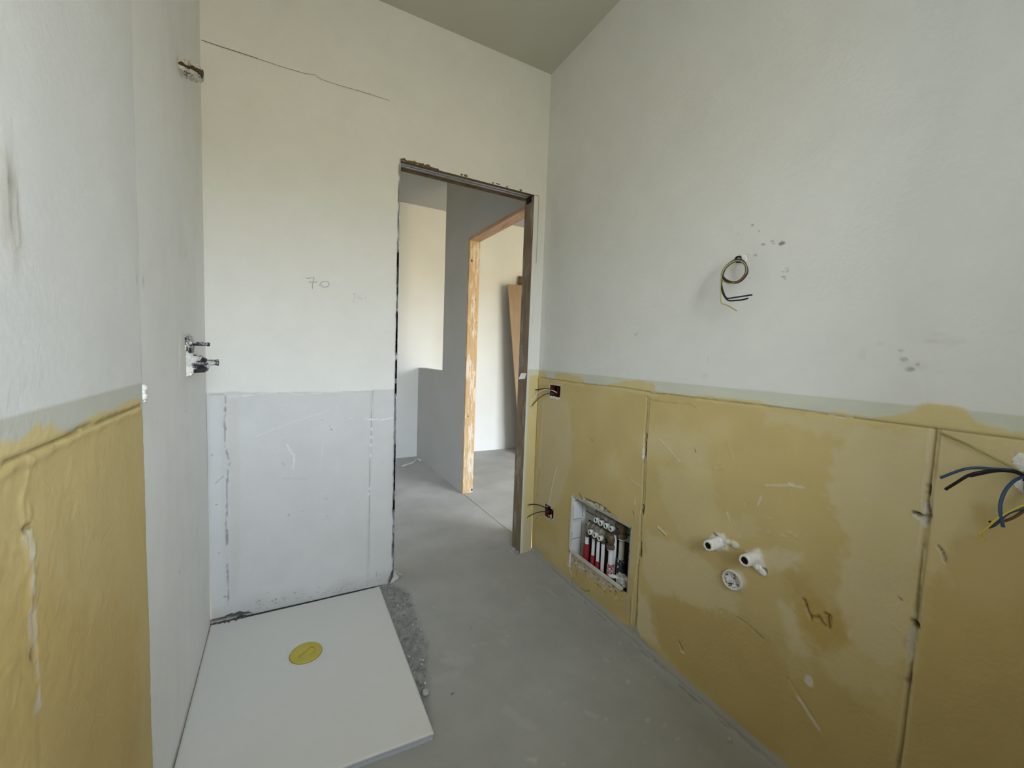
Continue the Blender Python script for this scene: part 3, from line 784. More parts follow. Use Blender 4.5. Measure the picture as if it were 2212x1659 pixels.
# broken plaster along the head and the left edge of the opening
for k in range(60):
    x0 = random.uniform(DX0, DX1)
    x0 = DX0 + (x0 - DX0) * (0.25 if random.random() < 0.6 else 1)
    if x0 > DX0 + .2 and random.random() < .6: continue
    F.blob((x0, DZ + random.uniform(0, .010)), random.uniform(.004, .016), random.uniform(.002, .006), -random.uniform(.001, .004), (0.16, 0.12, 0.07), 0.8)
for k in range(150):
    z0 = random.uniform(.02, 2.04)
    F.blob((DX0 - random.uniform(-.001, .006), z0), random.uniform(.002, .006), random.uniform(.008, .05), -random.uniform(.001, .004), (0.20, 0.21, 0.23), 0.85)
F.patch([(DX0 - .03, 0), (DX0 + .01, 0), (DX0 + .01, .06), (DX0 - .008, .05)], (0.08, 0.08, 0.08), 0.7, .003, -.006, .01)
F.hole(DX0, DX1, -1, DZ)
BT = BY + 0.10
T_ = 0.035
wall_back = sheet('wall_back', F, lambda U, V, h: (U, BY - h, V), M_PLASTER,
                  extra=[([(XL - .1, BT - T_), (DX0 - .004, BT - T_), (DX0 - .004, BT), (XL - .1, BT)], 0.0, CEIL, (0.6, 0.6, 0.58)),
                         ([(DX1 + .03, BT - T_), (RX + .01, BT - T_), (RX + .01, BT), (DX1 + .03, BT)], 0.0, CEIL, (0.6, 0.6, 0.58)),
                         ([(DX0 - .004, BT - T_), (DX1 + .03, BT - T_), (DX1 + .03, BT), (DX0 - .004, BT)], DZ + .02, CEIL, (0.6, 0.6, 0.58))])
struct(wall_back)

# pencil writing and the long hairline crack
def ribbon(name, segs, w, place, m, parent, lift=0.0006):
    bm = bmesh.new()
    for pts in segs:
        P = [Vector(place(*p)) for p in pts]
        n_ = Vector((0, -1, 0))
        prev = None
        for i, p in enumerate(P):
            t = (P[min(i + 1, len(P) - 1)] - P[max(i - 1, 0)]).normalized()
            s = t.cross(n_).normalized() * w * 0.5
            a = bm.verts.new(p + s + n_ * lift); b = bm.verts.new(p - s + n_ * lift)
            if prev: bm.faces.new((prev[0], a, b, prev[1]))
            prev = (a, b)
    return from_bm(name, bm, m, parent)


def zp(x, y): return (600 + x / 8.508, 560 + y / 8.508)
def arc(cx, cy, rx, ry, a0, a1, n=18): return [zp(cx + rx * math.cos(a0 + (a1 - a0) * i / n), cy + ry * math.sin(a0 + (a1 - a0) * i / n)) for i in range(n + 1)]
o = ribbon('pencil_number', [[zp(512, 345), zp(560, 352), (zp(668, 340))], [zp(668, 340), zp(655, 410), zp(638, 480), zp(634, 548)], [zp(566, 422), zp(640, 422), zp(728, 418)],
                             [zp(770, 462), zp(756, 486)], arc(865, 460, 78, 54, -2.6, 3.9, 26)], 0.0020, on_back, M_PENCIL, wall_back, 0.0025)
o['label'] = 'pencilled number 7.0'
o = ribbon('pencil_note', [[zp(1390, 655), zp(1405, 618), zp(1425, 625), zp(1415, 690), zp(1405, 735)], [zp(1375, 768), zp(1390, 780), zp(1412, 776)], [zp(1488, 655), zp(1478, 718), zp(1500, 722), zp(1520, 710), zp(1545, 745)], [zp(1618, 690), zp(1614, 730)]],
           0.0016, on_back, mat('faint pencil', (0.42, 0.43, 0.43), 0.8), wall_back, 0.0025)
o['label'] = 'faint pencilled note'
cr = [(435, 87), (470, 99), (520, 115), (556, 127), (600, 142), (640, 154), (662, 160), (680, 162), (694, 172), (730, 184), (780, 198), (842, 218)]
ribbon('crack', [cr[:4]], 0.0028, on_back, M_CRACK, wall_back, 0.0022)
ribbon('crack', [cr[3:]], 0.0017, on_back, M_CRACK, wall_back, 0.0022)

# ================================================================== left wall
u = axis([(NEAR_Y, 0.50, 0.03), (0.50, BY, 0.0045)], (1.128,))
v = axis([(0.0, 1.12, 0.0045), (1.12, CEIL, 0.02)])
F = Field(u, v, (0.72, 0.735, 0.74), 3)
U, V = F.U, F.V
n_big = fbm(U, V, 0.35, 4, 203); n_mid = fbm(U, V, 0.10, 4, 209); n_fine = fbm(U, V, 0.02, 3, 221)
n_ver = fbm(U, V * 0.2, 0.05, 4, 231)
YE = 1.129 + 0.0015 * fbm(U * 0, V, 0.15, 3, 41)
near = sstep(YE - U, -0.0012, 0.0012)
F.mixin(1 - near, (0.785, 0.795, 0.80))
F.a *= (1 + 0.03 * n_big + 0.02 * n_ver)[..., None]
strip = sstep(1.0805 - V, -0.0008, 0.0008) * near
F.mixin(strip, (0.55, 0.56, 0.50))
ly = np.array(lpx((0, 1000), (40, 985), (75, 970), (140, 940), (170, 925), (205, 912), (250, 895), (300, 875)))
zline = np.interp(-U, -ly[::-1, 0][::-1] if False else -ly[:, 0][::-1], ly[:, 1][::-1])
low = sstep(zline - V, -0.001, 0.001) * near
yel = np.array(YEL) * (1 + 0.06 * n_mid + 0.06 * n_big)[..., None] * np.array((0.98, 0.98, 1.0))
F.a[:] = F.a * (1 - low[..., None]) + yel * low[..., None]
pm = sstep(n_big + 0.3 * n_mid, 0.2, 0.7) * 0.4 * low
F.mixin(pm, (0.52, 0.42, 0.24))
F.patch(lpx((-60, 960), (0, 955), (30, 954), (50, 935), (70, 915), (79, 910), (83, 928), (95, 917), (105, 914), (116, 931), (150, 931), (166, 915), (190, 898), (215, 890), (240, 885), (262, 870), (285, 860), (297, 862), (300, 880), (0, 1006), (-60, 1030)), YELB, 0.95, 0.003, 0, 0.003)
F.line([tuple(p) for p in ly], 0.005, -0.004, 0.002, (0.24, 0.17, 0.06), 0.8)
F.line([(p[0], p[1] - .010) for p in ly], 0.010, 0.002, 0.005, None)
F.h += (0.0012 * n_big + 0.0006 * n_mid + 0.0003 * n_fine) * (0.4 + 0.6 * low) + 0.0004 * n_fine * low - 0.001 * low
F.h += 0.004 * near
F.patch(lpx((-80, 1250), (60, 1230), (170, 1290), (290, 1330), (300, 1700), (-80, 1700)), (0.49, 0.345, 0.115), 0.55, 0.05, 0, 0.04)
F.patch([(1.118, 0), (1.129, 0), (1.129, 1.02), (1.118, 1.02)], (0.50, 0.46, 0.24), 0.7, .003, 0, .003)
F.line([(1.128, 0.05), (1.128, 1.03)], 0.004, -0.002, 0.0005, (0.34, 0.33, 0.27), 0.5)
F.line([(1.128, 1.03), (1.128, 1.9)], 0.005, -0.003, 0.0005, (0.26, 0.26, 0.24), 0.75)
F.line([(1.128, 1.9), (1.129, CEIL)], 0.0045, -0.002, 0.0005, (0.34, 0.34, 0.31), 0.5)
# bumpy vertical joint in the yellow, scraped white lower down
j = lpx((56, 985), (52, 1040), (46, 1090), (50, 1150), (60, 1240), (63, 1300), (66, 1400), (70, 1480), (76, 1560), (78, 1659))
F.line(j[:6], 0.016, 0.0013, 0.014, (0.60, 0.47, 0.22), 0.4)
F.line(j, 0.003, -0.001, 0.004, (0.28, 0.20, 0.08), 0.25)
F.line(lpx((50, 1158), (58, 1190)), 0.013, 0.0003, 0.014, (0.66, 0.62, 0.50), 0.6)
F.line(lpx((60, 1208), (62, 1240), (62, 1272)), 0.011, 0.0003, 0.012, (0.60, 0.57, 0.50), 0.8)
F.line(lpx((60, 1330), (64, 1370), (65, 1400)), 0.014, 0.0003, 0.014, (0.56, 0.52, 0.44), 0.6)
F.line(lpx((66, 1390), (72, 1440), (74, 1480), (75, 1520)), 0.015, 0.0003, 0.014, (0.54, 0.51, 0.44), 0.65)
F.blob(lpx((64, 1413))[0], .008, .010, -.003, (0.2, 0.15, 0.08), .8)
F.line(lpx((42, 1146), (56, 1138)), 0.005, -0.003, 0.002, (0.2, 0.14, 0.05), 0.8)
for k in range(60):
    cu = random.uniform(0.55, 1.1); cv = random.uniform(0.2, 0.95); an = random.uniform(0, 3.14); L_ = random.uniform(0.01, 0.04)
    F.line([(cu, cv), (cu + L_ * math.cos(an), cv + L_ * math.sin(an))], 0.004, random.choice((-1, 1)) * random.uniform(0.0003, 0.0008), 0.002)
# marks on the white face
F.blob(lpx((3, 440))[0], .035, .085, 0.002, (0.60, 0.58, 0.52), 0.6, 0.5, 0.3)
F.blob(lpx((30, 455))[0], .010, .016, -0.003, (0.30, 0.27, 0.22), 0.5, 0.5, 0.3)
F.blob(lpx((14, 470))[0], .012, .010, -0.003, (0.34, 0.31, 0.26), 0.45, 0.5, 0.3)
F.line(lpx((8, 385), (16, 395)), .006, -.003, .003, (0.3, 0.28, 0.24), .5)
F.line(lpx((295, 592), (308, 606), (318, 625)), .004, .0012, .001, (0.50, 0.49, 0.46), .5)
F.line(lpx((388, 522), (390, 555), (398, 562), (403, 552), (400, 525)), .003, -.0006, .001, (0.46, 0.46, 0.42), .5)
F.blob(lpx((291, 596))[0], .006, .010, -.002, (0.35, 0.35, 0.32), .6)
for x0, y0 in ((402, 888), (388, 1235), (442, 1187)):
    F.blob(lpx((x0, y0))[0], .006, .005, -.001, (0.33, 0.33, 0.30), .6)
F.patch(lpx((388, 715), (412, 720), (416, 812), (402, 826), (386, 812)), (0.76, 0.76, 0.74), 0.8, .01, .002, .01)
wall_left = sheet('wall_left', F, lambda U, V, h: (left_x(0) + U * math.tan(LA) + h * LN[0], U + h * LN[1], V), M_PLASTER,
                  extra=[([(left_x(NEAR_Y) - .14, NEAR_Y), (left_x(NEAR_Y) - .10, NEAR_Y), (left_x(BT) - .10, BT), (left_x(BT) - .14, BT)], 0.0, CEIL, WHITE)])
struct(wall_left)

# ================================================================== floor of the bathroom
u = axis([(-0.40, RX + .01, 0.0062)]); v = axis([(NEAR_Y, 0.45, 0.06), (0.45, BY + .1, 0.0062)])
F = Field(u, v, (0.34, 0.34, 0.32), 4)
U, V = F.U, F.V
n_big = fbm(U, V, 0.35, 4, 303); n_mid = fbm(U, V, 0.10, 5, 309); n_fine = fbm(U, V, 0.03, 3, 321)
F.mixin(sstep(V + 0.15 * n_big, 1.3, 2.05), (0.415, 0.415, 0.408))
F.a *= (1 + 0.05 * n_big + 0.05 * n_mid)[..., None]
F.mixin(sstep(n_mid + 0.3 * n_fine, 0.45, 0.85) * 0.35, (0.40, 0.40, 0.38))
F.h += 0.0015 * n_big + 0.0006 * n_mid + 0.0002 * n_fine


def fpx(*pts): return [(p[0], p[1]) for p in (on_floor(a, b) for a, b in pts)]


grit = fpx((800, 1262), (853, 1262), (885, 1278), (905, 1340), (926, 1390), (923, 1440), (923, 1500), (936, 1560), (900, 1560), (700, 1300))
F.patch(grit, (0.25, 0.255, 0.25), 0.75, 0.018, -0.006, 0.012)
b_, D_ = F.inside(grit, 0.03, 0.01)
mg = sstep(D_, -0.005, 0.02)
gn = fbm(F.U[b_], F.V[b_], 0.03, 3, 400)
F.h[b_] += mg * 0.007 * gn
F.a[b_] *= (1 + mg * 0.35 * fbm(F.U[b_], F.V[b_], 0.016, 2, 410))[..., None]
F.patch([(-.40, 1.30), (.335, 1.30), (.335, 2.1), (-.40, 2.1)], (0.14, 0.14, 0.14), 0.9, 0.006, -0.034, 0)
for pts, w_, mm in ((((965, 1410), (1010, 1425), (985, 1455), (945, 1470)), .05, .25), (((960, 1425), (990, 1430)), .04, .35), (((1090, 1530), (1125, 1560), (1150, 1570)), .04, .3), (((1140, 1640), (1155, 1642)), .016, .8),
                    (((1180, 1270), (1200, 1290)), .02, .5), (((1185, 1260), (1210, 1262)), .015, .4), (((1305, 1425), (1315, 1427)), .010, .7), (((1270, 1540), (1290, 1550)), .02, .4), (((980, 1240), (1000, 1260)), .02, .4), (((935, 1310), (950, 1315)), .012, .6), (((1338, 1388), (1341, 1390)), .006, .9), (((1075, 1380), (1095, 1390)), .03, .2), (((1020, 1395), (1060, 1385)), .012, .35)):
    F.line(fpx(*pts), w_, 0.0003, 0.012, (0.44, 0.44, 0.42), mm, 0.3)
for k in range(70):
    F.blob((random.uniform(.4, 1.2), random.uniform(.5, 1.95)), random.uniform(.002, .012), random.uniform(.002, .008), 0.0002, (0.46, 0.46, 0.44), random.uniform(.15, .6), 0.5)
F.blob(fpx((977, 1498))[0], .006, .004, -.001, (0.06, 0.055, 0.05), .9)
F.blob(fpx((1018, 1355))[0], .002, .002, 0, (0.1, 0.1, 0.1), .9)
# fillet of screed against the right wall with its hair crack
F.h += 0.006 * sstep(U + 0.008 * n_mid, RX - 0.05, RX - .005)
F.mixin(sstep(U + 0.012 * n_mid, RX - 0.035, RX - .01) * 0.6, (0.40, 0.40, 0.37))
F.line(fpx((1236, 1285), (1265, 1303), (1290, 1325), (1330, 1360), (1372, 1398), (1425, 1440), (1480, 1492), (1560, 1562), (1640, 1632)), 0.003, -0.002, 0.003, (0.15, 0.15, 0.14), 0.7)
F.mixin(sstep(V, BY - 0.05, BY - .01) * (U > 1.14) * 0.5, (0.42, 0.42, 0.39))
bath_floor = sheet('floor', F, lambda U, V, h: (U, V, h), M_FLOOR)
struct(bath_floor)

# ================================================================== ceilings, outer wall, hall and room beyond
X_R = RX + .13                       # face of the partition in the room beyond
DEEP = 4.38


def plan_x(y, base=(1.204, 3.06)): return base[0] + (y - base[1]) * math.tan(LA)


def walls(name, quads, m):
    bm = bmesh.new()
    for q, z0, z1 in quads: prism(bm, q, z0, z1)
    return struct(from_bm(name, bm, m))


def rect(x0, x1, y0, y1): return [(x0, y0), (x1, y0), (x1, y1), (x0, y1)]


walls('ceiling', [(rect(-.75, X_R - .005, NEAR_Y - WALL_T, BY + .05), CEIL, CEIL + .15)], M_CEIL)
walls('ceiling', [(rect(-.75, X_R - .005, BY + .05, DEEP + .3), CEIL, CEIL + .15), (rect(X_R - .005, 4.75, NEAR2_Y - WALL2_T, DEEP + .3), CEIL, CEIL + .15)], M_HALL)
Yn0, Yn1 = NEAR_Y - WALL_T, NEAR_Y
x0, x1, z0, z1 = WIN1; a0, a1, c0, c1 = WIN2
walls('wall_near', [(rect(-.75, x0, Yn0, Yn1), 0, CEIL), (rect(x1, X_R, Yn0, Yn1), 0, CEIL), (rect(x0, x1, Yn0, Yn1), 0, z0), (rect(x0, x1, Yn0, Yn1), z1, CEIL)], M_PAINT)
Ym0, Ym1 = NEAR2_Y - WALL2_T, NEAR2_Y
walls('wall_near', [(rect(X_R, a0, Ym0, Ym1), 0, CEIL), (rect(a1, 4.75, Ym0, Ym1), 0, CEIL), (rect(a0, a1, Ym0, Ym1), -.1, c0), (rect(a0, a1, Ym0, Ym1), c1, CEIL)], M_PAINT)
# unseen overhang added above the room's tall window to cut steep sky light
walls('added_overhang', [(rect(X_R, 4.9, -1.5, Ym0), 2.42, 2.62)], M_PAINT)
# window frames in the outer wall
for i, (p0, p1, q0, q1) in enumerate((WIN1, WIN2)):
    bm = bmesh.new(); yy = (NEAR_Y, NEAR2_Y)[i] - (WALL_T, WALL2_T)[i] + .02
    t = .05
    mid = (p0 + p1) / 2
    for bx in ((p0, p1, q0, q0 + t), (p0, p1, q1 - t, q1), (p0, p0 + t, q0, q1), (p1 - t, p1, q0, q1)) + (((mid - .04, mid + .04, q0, q1),) if i else ()):
        box_verts(bm, bx[0], bx[1], yy, yy + .06, bx[2], bx[3])
    struct(from_bm('window_%d' % (i + 1), bm, M_WPLAST))

# hall floor and room floor with the threshold joint between them
bm = bmesh.new()
prism(bm, [(-.75, BY + .1), (plan_x(BY + .1), BY + .1), (plan_x(DEEP), DEEP), (-.75, DEEP)], -.1, 0.0)
struct(from_bm('floor', bm, M_CONC))
bm = bmesh.new()
prism(bm, [(X_R, NEAR2_Y), (4.75, NEAR2_Y), (4.75, DEEP + .2), (plan_x(DEEP) + .004, DEEP + .2), (plan_x(BY + .1) + .004, BY + .1), (X_R, BY + .1)], -.1, 0.0)
struct(from_bm('floor', bm, M_CONC))

walls('wall_far', [(rect(-.75, 4.75, DEEP, DEEP + .2), 0, CEIL)], M_PAINT)
walls('wall_hall', [(rect(-.75, -.62, BT, DEEP), 0, CEIL)], M_HALL)
walls('wall_room', [(rect(4.6, 4.75, NEAR2_Y, DEEP), 0, CEIL)], M_PAINT)

# partition between hall and room beyond: door opening y 2.20..3.06, parapet beyond y 3.62
PT = 0.085
PA0, PA1 = 2.20, 3.062
PZ, PE = 2.070, 3.625


def pq(y0, y1, x_in=0.0, t=PT): return [(plan_x(y0) + x_in, y0), (plan_x(y0) + t, y0), (plan_x(y1) + t, y1), (plan_x(y1) + x_in, y1)]


walls('wall_partition', [(pq(BT, PA0 - .03), 0, CEIL), (pq(PA0 - .03, PA1 + .03), PZ + .028, CEIL), (pq(PA1 + .028, PE), 0, CEIL), (pq(PE, DEEP), 0, 0.992)], M_HALL)

# timber door casing in the partition
d2 = empty('door_2', (plan_x(PA1), PA1, 0)); struct(d2)


def pbox(name, quad, z0, z1, m, parent, bevel=0.002):
    bm = bmesh.new(); prism(bm, quad, z0, z1)
    bmesh.ops.bevel(bm, geom=list(bm.edges), offset=bevel, segments=1, affect='EDGES')
    return adopt(from_bm(name, bm, m), parent)


jl = pbox('jamb', pq(PA1, PA1 + .028, -.002, PT + .004), 0.0, PZ, M_PINE, d2)
for (px, py, r_) in ((1019, 563, .009), (1011, 899, .006), (1019, 1058, .010), (1028, 648, .004), (1029, 697, .004), (1020, 650, .003)):
    p = hit(px, py, (0, 1, 0), (0, PA1, 0))
    k = lathe_obj('knot', (p[0], PA1 - .0012, p[2]), (0, 1, 0), [(0, 0), (0, r_), (.002, r_ * 1.1)], M_DARKWOOD, None, 12)
    k.parent = jl
pbox('jamb', pq(PA0 - .028, PA0, -.002, PT + .004), 0.0, PZ, M_PINE, d2)
pbox('head', pq(PA0 - .028, PA1 + .028, -.002, PT + .004), PZ, PZ + .028, M_PINEH, d2)
# a strip of plaster lying along the partition foot in the hall
tp = [on_floor(*p, .006) for p in ((868, 1007), (880, 1003), (893, 999), (899, 993), (903, 991), (909, 995))]
tag(tube_obj('plaster_strip', tp, [.012] * 1 + [.009] * 40 if False else .008, M_WHITEP, None, 6, 4, jitter=.2), 'bent white strip lying on the hall floor beside the low partition end', 'strip')

# boards leaning in the room beyond
def board(name, px_tl, px_bl, width, th, y_top, y_bot, m, label):
    tl = hit(*px_tl, (0, 1, 0), (0, y_top, 0)); bl = hit(*px_bl, (0, 1, 0), (0, y_bot, 0))
    T = Vector(tl); B = Vector(bl); B.z = 0.002
    ax = (T - B).normalized()
    side = Vector((1, 0, 0)); side = (side - ax * side.dot(ax)).normalized()
    nn = ax.cross(side).normalized()
    bm = bmesh.new()
    L_ = (T - B).length
    c = []
    for s_, d_, a_ in ((0, 0, 0), (1, 0, 0), (1, 1, 0), (0, 1, 0), (0, 0, 1), (1, 0, 1), (1, 1, 1), (0, 1, 1)):
        c.append(bm.verts.new(B + side * width * s_ + nn * th * (1 - d_) * -1 + nn * 0 + ax * L_ * a_))
    for f in ((0, 3, 2, 1), (4, 5, 6, 7), (0, 1, 5, 4), (1, 2, 6, 5), (2, 3, 7, 6), (3, 0, 4, 7)): bm.faces.new([c[i] for i in f])
    bmesh.ops.bevel(bm, geom=list(bm.edges), offset=.002, segments=1, affect='EDGES')
    o = from_bm(name, bm, m)
    return o


b1 = board('board', (1095, 615), (1124, 960), .42, .022, 4.25, 4.02, M_BOARD, '')
tag(b1, 'brown wooden board leaning against the far white wall, shorter one in front', 'board')
b2 = board('board', (1120, 597), (1116, 966), .40, .020, 4.345, 4.30, M_DARKWOOD, '')
tag(b2, 'darker tall board standing against the far wall behind the brown one', 'board')

# ================================================================== door_1: timber jamb, head with sliding track, steel edge
d1 = empty('door_1', (DX0, BY, 0)); struct(d1)
jb = box_obj('jamb', DX1, DX1 + .026, BY + .002, BT + .006, 0.0, DZ - .004, M_JAMB, None, .002); adopt(jb, d1)
jb['label'] = 'weathered timber jamb with plaster smears'
# plaster return in front of the jamb's edge
for (px, py, r_) in ((1128, 820, .003),):
    pass
hx0, hx1 = DX0, DX1 + .02
hd = box_obj('head', hx0, hx1, BY + .001, BY + .026, DZ, DZ + .03, M_DARKWOOD, None, .002); adopt(hd, d1)
adopt(box_obj('track_slot', hx0, hx1, BY + .026, BY + .096, DZ + .016, DZ + .03, M_BLACKHOLE), d1)
for k, (ya, yb, zz, m_) in enumerate(((.034, .050, .004, M_ALU), (.054, .060, .001, M_ALU), (.066, .082, .004, M_ALU))):
    o = box_obj('track_rail', hx0, hx1 - .004, BY + ya, BY + yb, DZ + zz, DZ + zz + .012, m_, None, .001); adopt(o, d1)
adopt(box_obj('head', hx0, hx1, BY + .088, BT + .004, DZ - .004, DZ + .03, M_DARKWOOD, None, .002), d1)
o = box_obj('notch', DX1 - .008, DX1 + .001, BY + .030, BY + .075, DZ - .030, DZ + .010, M_BLACKHOLE, None, .003); adopt(o, d1)
# steel profile forming the left edge
bm = bmesh.new()
box_verts(bm, DX0 - .003, DX0 + .001, BY - .001, BY + .03, 0.015, DZ + .004)
box_verts(bm, DX0 - .006, DX0 - .001, BY + .03, BY + .065, 0.0, DZ)
box_verts(bm, DX0 - .003, DX0 + .001, BY + .065, BT + .002, 0.0, DZ)
o = from_bm('steel_edge', bm, M_STEEL); adopt(o, d1)
bm = bmesh.new()
for k in range(36):
    z_ = random.uniform(.05, 1.6); h_ = random.uniform(.03, .12)
    box_verts(bm, DX0 - .010 + random.uniform(0, .004), DX0 - .001, BY - .0035, BY - .001, z_, z_ + h_)
o = from_bm('bare_steel', bm, mat('dull dark steel', (0.16, 0.165, 0.18), .6, metal=.3, scale=40, var=.3, spot=(0.5, 0.5, 0.5), spot_amt=.25)); adopt(o, d1)
# scrap of paper caught on the jamb
pp = [on_back(1120, 819, .02), on_back(1126, 806, .015), on_back(1137, 806, -.012), on_back(1134, 818, -.010)]
bm = bmesh.new()
vs = [bm.verts.new(p) for p in pp] + [bm.verts.new(p + np.array([-.001, -.001, 0])) for p in pp]
for f in ((0, 1, 2, 3), (7, 6, 5, 4), (0, 4, 5, 1), (1, 5, 6, 2), (2, 6, 7, 3), (3, 7, 4, 0)): bm.faces.new([vs[i] for i in f])
tag(from_bm('paper_scrap', bm, M_PAPER), 'small white paper scrap stuck to the right timber jamb of the doorway', 'paper')

# rubble: lumps at the two feet of the doorway, grit by the tray
bm = bmesh.new()
for (px, py, r_, sq) in ((1110, 1188, .010, (1.3, 1, .8)), (1102, 1193, .007, (1, 1, .8)), (1117, 1194, .008, (1.2, 1, .7)), (1108, 1196, .005, (1, 1, 1)), (1098, 1189, .004, (1, 1, 1)), (1122, 1200, .006, (1.5, 1, .6))):
    p = on_floor(px, py); lump(bm, (p[0], p[1], r_ * .5), r_, 2, .25, sq)
tag(from_bm('plaster_crumbs', bm, M_STONE), 'pale plaster crumbs at the foot of the timber jamb', 'rubble')
# curled flap of wrap at the left foot of the doorway
P = [on_floor(*p, z) for p, z in (((836, 1266), .004), ((848, 1262), .010), ((858, 1252), .016), ((862, 1246), .02))]
Q = [on_back(856, 1226), on_back(858, 1232) + np.array([0, -.01, 0]), on_back(862, 1236) + np.array([.01, -.015, 0]), on_back(866, 1240) + np.array([.01, -.02, 0])]
bm = bmesh.new()
g = [[bm.verts.new(np.array(a) * (1 - t) + np.array(b) * t + np.array([0.004 * math.sin(t * 6), -.012 * math.sin(t * 3.14), 0])) for t in (0, .25, .5, .75, 1)] for a, b in zip(P, Q)]
for i in range(3):
    for k in range(4): bm.faces.new((g[i][k], g[i + 1][k], g[i + 1][k + 1], g[i][k + 1]))
o = from_bm('wrap_flap', bm, M_FILM, None, True)
md = o.modifiers.new('thickness', 'SOLIDIFY'); md.thickness = .0015
tag(o, 'curled flap of dusty wrap at the left foot of the doorway', 'wrap')

bm = bmesh.new()
gp = fpx((805, 1264), (850, 1264), (882, 1280), (902, 1340), (922, 1392), (920, 1440), (920, 1495), (905, 1500), (880, 1420), (850, 1340))
gx = np.array(gp)
rr = random.Random(3)
cnt = 0
while cnt < 420:
    x_, y_ = rr.uniform(.34, .49), rr.uniform(1.2, 1.975)
    ins = False
    for i in range(len(gp)):
        (xa, ya), (xb, yb) = gp[i], gp[(i + 1) % len(gp)]
        if (ya > y_) != (yb > y_) and x_ < (xb - xa) * (y_ - ya) / (yb - ya) + xa: ins = not ins
    if not ins: continue
    cnt += 1
    r_ = rr.uniform(.0012, .0038)
    lump(bm, (x_, y_, -.002), r_, 1, .3, (1.2, 1, .9))
grit_o = from_bm('grit', bm, M_GRIT); grit_o['kind'] = 'stuff'
tag(grit_o, 'dark grey grit and rubble dust along the right side of the shower tray', 'grit')
bm = bmesh.new()
for k in range(90):
    x_ = rr.uniform(left_x(BY) + .01, -.19); y_ = BY - rr.uniform(.002, .022)
    lump(bm, (x_, y_, rr.uniform(-.02, .004)), rr.uniform(.003, .008), 1, .35)
o = from_bm('grit', bm, mat('dark debris', (0.10, 0.10, 0.10), .95, scale=60, var=.3)); o['kind'] = 'stuff'
tag(o, 'dark crumbled debris in the corner behind the shower tray', 'grit')
stones = ((919, 1499, .0115, 'pale pebble lying against the right edge of the shower tray'), (913, 1427, .0045, None), (908, 1426, .004, None), (911, 1436, .004, None), (859, 1309, .0045, None), (891, 1352, .005, None), (909, 1360, .004, None), (918, 1477, .004, None), (884, 1419, .004, None))
for px, py, r_, lb in stones:
    p = on_floor(px, py)
    bm = bmesh.new(); lump(bm, (p[0], p[1], r_ * .55), r_, 2, .10, (1, 1.25, .75))
    o = from_bm('pebble', bm, M_STONE, None, True)
    if lb: tag(o, lb, 'pebble')
    else: tag(o, 'tiny pale pebble in the grey grit, ' + dict(zip(((913, 1427), (908, 1426), (911, 1436), (859, 1309), (891, 1352), (909, 1360), (918, 1477), (884, 1419)),
             ('right one of the close trio', 'left one of the close trio', 'nearest one of the close trio', 'the farthest, nearest the doorway', 'second from the doorway', 'third from the doorway', 'just behind the big pebble', 'touching the tray edge')))[(px, py)], 'pebble', 'tiny pebbles in the grit')
for px, py, r_, lb in ((1576, 1602, .007, 'small pale stone on the floor near the right wall, at the front'), (1340, 1389, .0035, 'tiny white chip on the floor near the first wall joint'), (1241, 1289, .003, 'tiny white chip at the foot of the wall below the cabinet')):
    p = on_floor(px, py); bm = bmesh.new(); lump(bm, (p[0], p[1], r_ * .7), r_, 2, .12, (1, .8, .9))
    tag(from_bm('stone_chip', bm, M_STONE), lb, 'stone')

# ================================================================== shower tray
tray = empty('shower_tray', (0.02, 1.53, 0)); tag(tray, 'matt white rectangular shower tray lying loose in the left corner', 'shower tray')
FRONT_L = on_floor(770, 1645, .028)
fs = (1.087 - FRONT_L[1]) / (.358 - FRONT_L[0])


def tz(y): return 0.003 + (1.975 - y) / (1.975 - 1.087) * 0.025


cor = [(-.326, 1.974), (.351, 1.978), (.358, 1.087), (-.2935, 1.087 - fs * .652)]


def tray_xy(s, t):       # s: left..right, t: back..front
    a = np.array(cor[0]) * (1 - s) + np.array(cor[1]) * s; b = np.array(cor[3]) * (1 - s) + np.array(cor[2]) * s
    return a * (1 - t) + b * t


DRC = np.array(on_floor(661, 1409, .013)[:2])
bm = bmesh.new()
NS, NT = 170, 220
grid = []
for i in range(NS + 1):
    row = []
    for k in range(NT + 1):
        s, t = i / NS, k / NT
        p = tray_xy(s, t)
        z_ = tz(p[1])
        dx, dy = p[0] - DRC[0], p[1] - DRC[1]
        # fall towards the waste and the shallow square seat of the grate
        z_ -= .004 * max(0, 1 - math.hypot(dx, dy) / .5)
        if abs(dx - .004) < .066 and abs(dy - .008) < .066: z_ -= .0014
        ed = min(s * .68, (1 - s) * .68, t * .89, (1 - t) * .89)
        if ed < .006: z_ -= .003 * (1 - ed / .006) ** 2
        row.append(bm.verts.new((p[0], p[1], z_)))
    grid.append(row)
for i in range(NS):
    for k in range(NT):
        bm.faces.new((grid[i][k], grid[i][k + 1], grid[i + 1][k + 1], grid[i + 1][k]))
slab = adopt(from_bm('slab', bm, M_TRAY, None, True), tray)
bm = bmesh.new()
ring = [grid and None]
outl = [tray_xy(i / NS, 0) for i in range(NS)] + [tray_xy(1, k / NT) for k in range(NT)] + [tray_xy(1 - i / NS, 1) for i in range(NS)] + [tray_xy(0, 1 - k / NT) for k in range(NT)]
cc = np.array([.02, 1.53])
lay = []
for off, dz in ((0, -.0028), (.0005, -.006), (-.003, -.012), (-.006, -.027)):
    L_ = []
    for p in outl:
        d_ = p - cc; q_ = p + d_ / np.linalg.norm(d_) * off
        jj = .0008 * math.sin(p[0] * 37) if dz < -.005 else 0
        L_.append(bm.verts.new((q_[0], q_[1], tz(p[1]) + dz + jj - .0005)))
    lay.append(L_)
n_ = len(outl)
